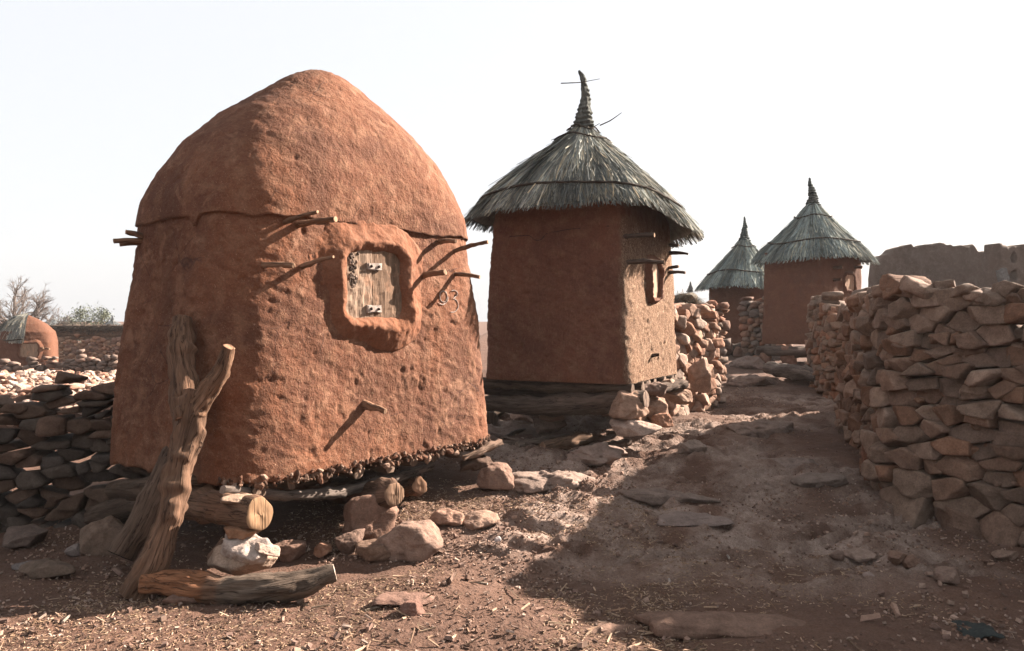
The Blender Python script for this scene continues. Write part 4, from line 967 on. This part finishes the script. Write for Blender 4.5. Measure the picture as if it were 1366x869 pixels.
gr(735, 648, (.7, .45, .15), .5, 253, 'pale crumbly sunlit bedrock patch beside the straight pale stick', (.31, .23, .19), name='bedrock_slab', cat='slab', p=16, rough=.08, sink=.5)
gr(925, 608, (.32, .22, .14), .2, 254, 'grey stone sunk at the bend of the path, right of the sunlit bedrock', (.30, .23, .19), sink=.3)
gr(890, 655, (.9, .45, .13), -.2, 255, 'broad low ledge crossing the shaded middle of the path', (.24, .18, .15), name='bedrock_slab', cat='slab', p=16, rough=.05, sink=.55)
gr(1090, 645, (.5, .35, .12), .2, 256, 'grey ledge close to the foot of the tall shaded wall', (.24, .185, .155), name='bedrock_slab', cat='slab', p=16, rough=.05, sink=.5)
# scrap of cloth
rng = np.random.RandomState(2); p = G(1303, 848)
A_, B_ = np.meshgrid(np.linspace(-1, 1, 22), np.linspace(-1, 1, 18)); x = p.x + A_ * .075 + B_ * .02; y = p.y + B_ * .11 - A_ * .03
z = T(x.ravel(), y.ravel(), False).reshape(x.shape) + .025 + .02 * N2(x, y, 14, 3, 3) + .015 * A_
V = np.stack([x, y, z], -1).reshape(-1, 3); V2_ = V - [0, 0, .004]; F = gridF(22, 18); ff = np.concatenate([F, F[:, ::-1] + len(V)])
tag(put('cloth_scrap', np.concatenate([V, V2_]), ff, STRAW, None, {'col': np.tile((.024, .029, .028), (2 * len(V), 1))}), 'crumpled dark green cloth scrap in the lower right dirt', 'cloth')

# ================================================================ UNDER HUT 2
log_thing('support_beam', [W(650, 538, 8.0), W(720, 543, 7.7), (W(780, 538, 7.45)), W(862, 532, 7.2)], [.09, .10, .10, .085], 'long dark beam under the shaded side of the spired granary', 'beam', 61, nu=28, col=(.17, .125, .10), rough=.2)
log_thing('support_beam', [W(640, 522, 8.2), W(740, 528, 7.85), W(830, 524, 7.4)], [.04, .05, .05], 'thin dark branch between the long beam and the spired granary', 'beam', 62, nu=16, col=(.13, .095, .08), rough=.3)
log_thing('support_beam', [W(770, 535, 7.9), W(850, 527, 7.55), W(912, 512, 8.3)], [.06, .06, .05], 'crooked beam under the sunlit side of the spired granary', 'beam', 63, nu=16, col=(.16, .115, .09), rough=.3)
log_thing('cross_beam', [W(655, 560, 8.6), W(652, 556, 9.3), W(700, 520, 9.9)], [.08, .08, .08], 'rear beam in the dark under the spired granary', 'beam', 64, nu=16, col=(.12, .09, .07))
def st2(px, py, dims, d, seed, label, col=(.36, .23, .165), rz=0., **kw):
    p = W(px, py, d); rock('stone', (p.x, p.y, p.z), dims, rz, seed, label, 'stone', col, sink=0, **kw)
st2(840, 560, (.40, .3, .27), 7.2, 301, 'sunlit wedge stone under the near corner of the spired granary', rz=.4)
st2(845, 582, (.48, .36, .17), 7.15, 302, 'pale flat foundation stone at the foot of the wedge stone', (.44, .33, .27), rz=.1)
st2(876, 556, (.32, .28, .25), 7.7, 303, 'cracked round sunlit stone right of the wedge stone', rz=1.)
st2(905, 541, (.34, .28, .20), 8.3, 304, 'tilted sunlit stone between the cracked stone and the lit wall end', rz=.5, tilt=.3)
st2(884, 571, (.22, .2, .15), 7.5, 305, 'small orange stone below the cracked one', (.38, .2, .13))
st2(872, 530, (.36, .24, .16), 7.6, 306, 'dark block directly under the sunlit side of the spired granary', (.22, .15, .12), rz=.3)
st2(896, 522, (.34, .2, .12), 8.2, 310, 'thin pale slab poking out below the sunlit wall of the spired granary', (.4, .28, .21), rz=.9, tilt=.2)
st2(812, 548, (.3, .22, .2), 7.6, 307, 'shaded stone left of the wedge stone', (.22, .14, .1), rz=.2)
st2(735, 566, (.27, .24, .17), 7.9, 308, 'block standing in the dark below the long beam', (.27, .175, .13), rz=.1)
st2(735, 580, (.34, .26, .17), 7.9, 309, 'lower block carrying the one below the long beam', (.2, .14, .11), rz=.4)
st2(695, 568, (.32, .24, .14), 8.9, 311, 'sunlit stone glimpsed through the gap under the spired granary', (.42, .27, .2), rz=.4)
st2(935, 525, (.3, .26, .44), 9.2, 312, 'tall pale upright block at the foot of the lit wall end', (.42, .28, .21), rz=.4)
for k, (a, b, r, c, lb) in enumerate([((724, 603), (800, 588), .055, (.24, .15, .10), 'reddish split log on the ground before the spired granary'), ((690, 598), (760, 585), .03, (.26, .2, .16), 'grey branch left of the reddish split log'),
                                     ((640, 600), (740, 592), .022, (.2, .15, .12), 'thin dark branch lying toward the squat stone'), ((760, 612), (840, 594), .04, (.14, .1, .08), 'dark broken branch right of the split log'),
                                     ((810, 583), (862, 580), .03, (.22, .15, .11), 'short stick in front of the pale foundation stone'), ((670, 588), (700, 575), .02, (.16, .12, .1), 'crooked twig in the shade under the beam'),
                                     ((700, 649), (752, 643), .010, (.42, .3, .22), 'straight thin pale stick lying on the sunlit rock'), ((655, 580), (735, 606), .014, (.22, .16, .13), 'bent twig crossing the dark branch')]):
    p = G(*a); q = G(*b); m_ = p.lerp(q, .5) + Vector((0, 0, .02)); 
    log_thing('branch', [p + Vector((0, 0, r * .7)), m_ + Vector((0, 0, r * .5)), q + Vector((0, 0, r * .7))], [r, r * 1.05, r * .7], lb, 'branch', 70 + k, nu=14, col=c, rough=.35, knots=.5)

# ================================================================ UNDER HUTS 3, 4 AND IN FRONT
log_thing('support_beam', [W(1010, 468, 14.6), W(1060, 470, 14.3), W(1110, 468, 14.3)], [.09, .10, .09], 'beam under the granary closest to the right hand wall', 'beam', 91, nu=14, col=(.16, .12, .10), rough=.25)
log_thing('support_beam', [W(940, 467, 17.8), W(975, 465, 17.5), W(1012, 467, 17.4)], [.11, .12, .11], 'beam under the farther thatched granary', 'beam', 92, nu=14, col=(.16, .125, .105), rough=.25)
for k, (px, py, d, dm, lb) in enumerate([(1052, 485, 14.4, (.36, .3, .30), 'reddish stone under the middle of the closest far granary'), (1092, 488, 14.3, (.3, .26, .34), 'reddish stone under the right corner of the closest far granary'),
                                         (1022, 484, 14.6, (.36, .3, .26), 'triangular stone under the left end of the closest far granary'), (968, 488, 17.2, (.3, .3, .3), 'dark stone under the farther thatched granary'), (984, 486, 17.0, (.24, .2, .2), 'small lit stone glinting under the farther thatched granary')]):
    p = W(px, py, d); rock('stone', (p.x, p.y, Tz(p.x, p.y)), (dm[0], dm[1], p.z + dm[2] - Tz(p.x, p.y) if False else dm[2] * 1.5), k * .7, 400 + k, lb, 'stone', (.25, .145, .105), sink=.05, lvl=3)
gr(1003, 491, (1.0, .7, .30), .1, 421, 'smooth bedrock hump in front of the far granaries', (.24, .17, .14), name='boulder', cat='boulder', p=14, rough=.05, nplanes=22, sink=.42)
gr(1000, 514, (.95, .5, .22), 0, 422, 'second low bedrock hump nearer than the first, before the log', (.24, .17, .14), name='boulder', cat='boulder', p=14, rough=.05, nplanes=22, sink=.42)
pa, pb = G(1026, 503), G(1098, 512)
log_thing('fallen_log', [W(1024, 492, 12.9), W(1055, 495, 12.3), W(1094, 503, 11.7)], [.09, .115, .10], 'grey log lying on the ground before the far granaries, dark hollow end toward us', 'log', 95, nu=24, col=(.26, .215, .19), cap=(.03, .022, .02), rough=.2, knots=.5)

# ================================================================ LITTER
rng = np.random.RandomState(77); mb = MB()
def litter(n, regions, size, palL, seed, flat=True, name='ground_litter', label=''):
    rng = np.random.RandomState(seed); P = []
    tot = sum(r[4] for r in regions)
    for (x0, x1, y0, y1, w) in regions:
        k = int(n * w / tot); P.append(np.stack([rng.uniform(x0, x1, k), rng.uniform(y0, y1, k)], 1))
    P = np.concatenate(P); keep = N2(P[:, 0], P[:, 1], 1.6, 3, seed) + .35 > rng.rand(len(P)) * .9; P = P[keep]; n = len(P)
    X_, Y_ = P.T; Z_ = T(X_, Y_)
    L_ = rng.uniform(*size[0], n) * (1 + 1.8 * (rng.rand(n) < .07)); w_ = rng.uniform(*size[1], n); h_ = rng.uniform(*size[2], n); a = rng.rand(n) * 6.283; tl = rng.normal(0, .25, n)
    dx = np.stack([np.cos(a) * np.cos(tl), np.sin(a) * np.cos(tl), np.sin(tl)], 1); dy = np.stack([-np.sin(a), np.cos(a), rng.normal(0, .3, n)], 1); dz = np.cross(dx, dy)
    c = np.stack([X_, Y_, Z_ + h_ * .5 + np.abs(np.sin(tl)) * L_ * .4 + .001], 1)
    cs = []
    for sx, sy, sz in [(-1, -1, -1), (1, -.6, -1), (1, 1, -1), (-.8, 1, -1), (-1, -1, .6), (1, -.6, 1), (1, 1, .7), (-.8, 1, 1)]:
        jx = sx * rng.uniform(.7, 1, n)[:, None]; jy = sy * rng.uniform(.5, 1, n)[:, None]
        cs.append(c + dx * L_[:, None] * .5 * jx + dy * w_[:, None] * .5 * jy + dz * h_[:, None] * .5 * sz)
    V = np.stack(cs, 1).reshape(-1, 3); b = np.arange(n)[:, None, None] * 8
    F = (b + np.array([[0, 3, 2, 1], [4, 5, 6, 7], [0, 1, 5, 4], [1, 2, 6, 5], [2, 3, 7, 6], [3, 0, 4, 7]])[None]).reshape(-1, 4)
    palL = np.array(palL); C = np.repeat(palL[rng.randint(len(palL), size=n)] * rng.uniform(.5, .98, n)[:, None], 8, 0)
    return tag(put(name, V, F, STRAW, None, {'col': C}, False, base=(0, 4, 0)), label, 'litter', None, 'stuff')
litter(40000, [(-2.6, .9, 3.0, 4.6, 5), (-1.2, 1.2, 4.4, 6.2, 3.2), (-1.6, .3, 4.5, 6.6, 2.2), (.6, 2.2, 3.4, 5.2, .9), (1.2, 3.2, 3.2, 5.6, .35), (-3.4, -1.8, 3.4, 5.4, .5), (.2, 2.6, 6, 9, .4)],
       ((.006, .028), (.002, .007), (.001, .004)), [(.30, .20, .13), (.38, .27, .18), (.22, .14, .09), (.17, .10, .07), (.46, .34, .25)], 501, name='straw_litter', label='scattered chopped straw and chaff over the foreground dirt')
litter(26000, [(-3.2, 3.4, 3.0, 6.5, 3), (-1.2, 1.0, 4.4, 7.2, 1.4), (0, 3.6, 6, 12, 1.4)],
       ((.006, .022), (.005, .016), (.004, .012)), [(.24, .15, .11), (.30, .2, .15), (.19, .12, .09), (.15, .1, .08), (.36, .27, .22)], 502, name='gravel', label='small grit and pebbles strewn over the ground')
litter(260, [(-1.6, .9, 3.1, 4.6, 3), (.9, 2.6, 3.2, 5, .6)], ((.04, .12), (.005, .012), (.004, .009)), [(.32, .22, .15), (.42, .31, .22), (.24, .16, .11)], 503, name='twig_litter', label='thin broken stalks scattered over the foreground dirt')
litter(500, [(-2.6, 3.0, 3.0, 5.6, 3), (-1, 1, 4.8, 7, 1)], ((.02, .05), (.015, .04), (.01, .025)), [(.26, .17, .13), (.33, .23, .18), (.19, .125, .1)], 504, name='stone_chips', label='loose stone chips over the foreground dirt')
for k, (px, py, ln, an, col, lb) in enumerate([(972, 746, .07, 1.5, (.6, .55, .5), 'small white stick standing out in the straw right of centre'), (1001, 742, .05, 1.6, (.6, .55, .5), 'second short white stick, right of the first'), (893, 777, .06, 1.5, (.55, .5, .46), 'short white stick left of the other two and nearer'),
                                              (497, 816, .085, .7, (.58, .48, .38), 'pale clean cut straw piece near the round brown cobble'), (640, 782, .09, -.3, (.5, .42, .34), 'curved pale stalk in the middle foreground'), (87, 830, .09, 1.7, (.4, .34, .29), 'pale stick on the dark lower left ground')]):
    p = G(px, py); d = Vector((math.cos(an), math.sin(an) * .9, .02)) * ln / 2; z = Vector((0, 0, .012))
    log_thing('pale_stick', [p - d + z, p + z * 1.4, p + d + z], [.007, .0075, .006], lb, 'stick', 120 + k, nu=8, col=col)

# ================================================================ DUSTY AIR
hv = np.array([[x, y, z] for z in (-8, 9.5) for y in (-12, 90) for x in (-60, 60)], float)
hz = NT('haze_air'); hz.t.nodes.remove(hz.b); pv = hz.n('ShaderNodeVolumePrincipled'); pv.inputs['Density'].default_value = .0005; pv.inputs['Color'].default_value = (.95, .95, .97, 1); pv.inputs['Anisotropy'].default_value = .2
hz.l(pv.outputs[0], hz.t.nodes['Material Output'].inputs['Volume'])
hb = put('haze', hv, np.array([[0, 2, 3, 1], [4, 5, 7, 6], [0, 1, 5, 4], [2, 6, 7, 3], [0, 4, 6, 2], [1, 3, 7, 5]]), hz.m, None, None, False, base=(0, 0, 0))
tag(hb, 'thin pale dust haze in the air', 'haze', None, 'stuff')
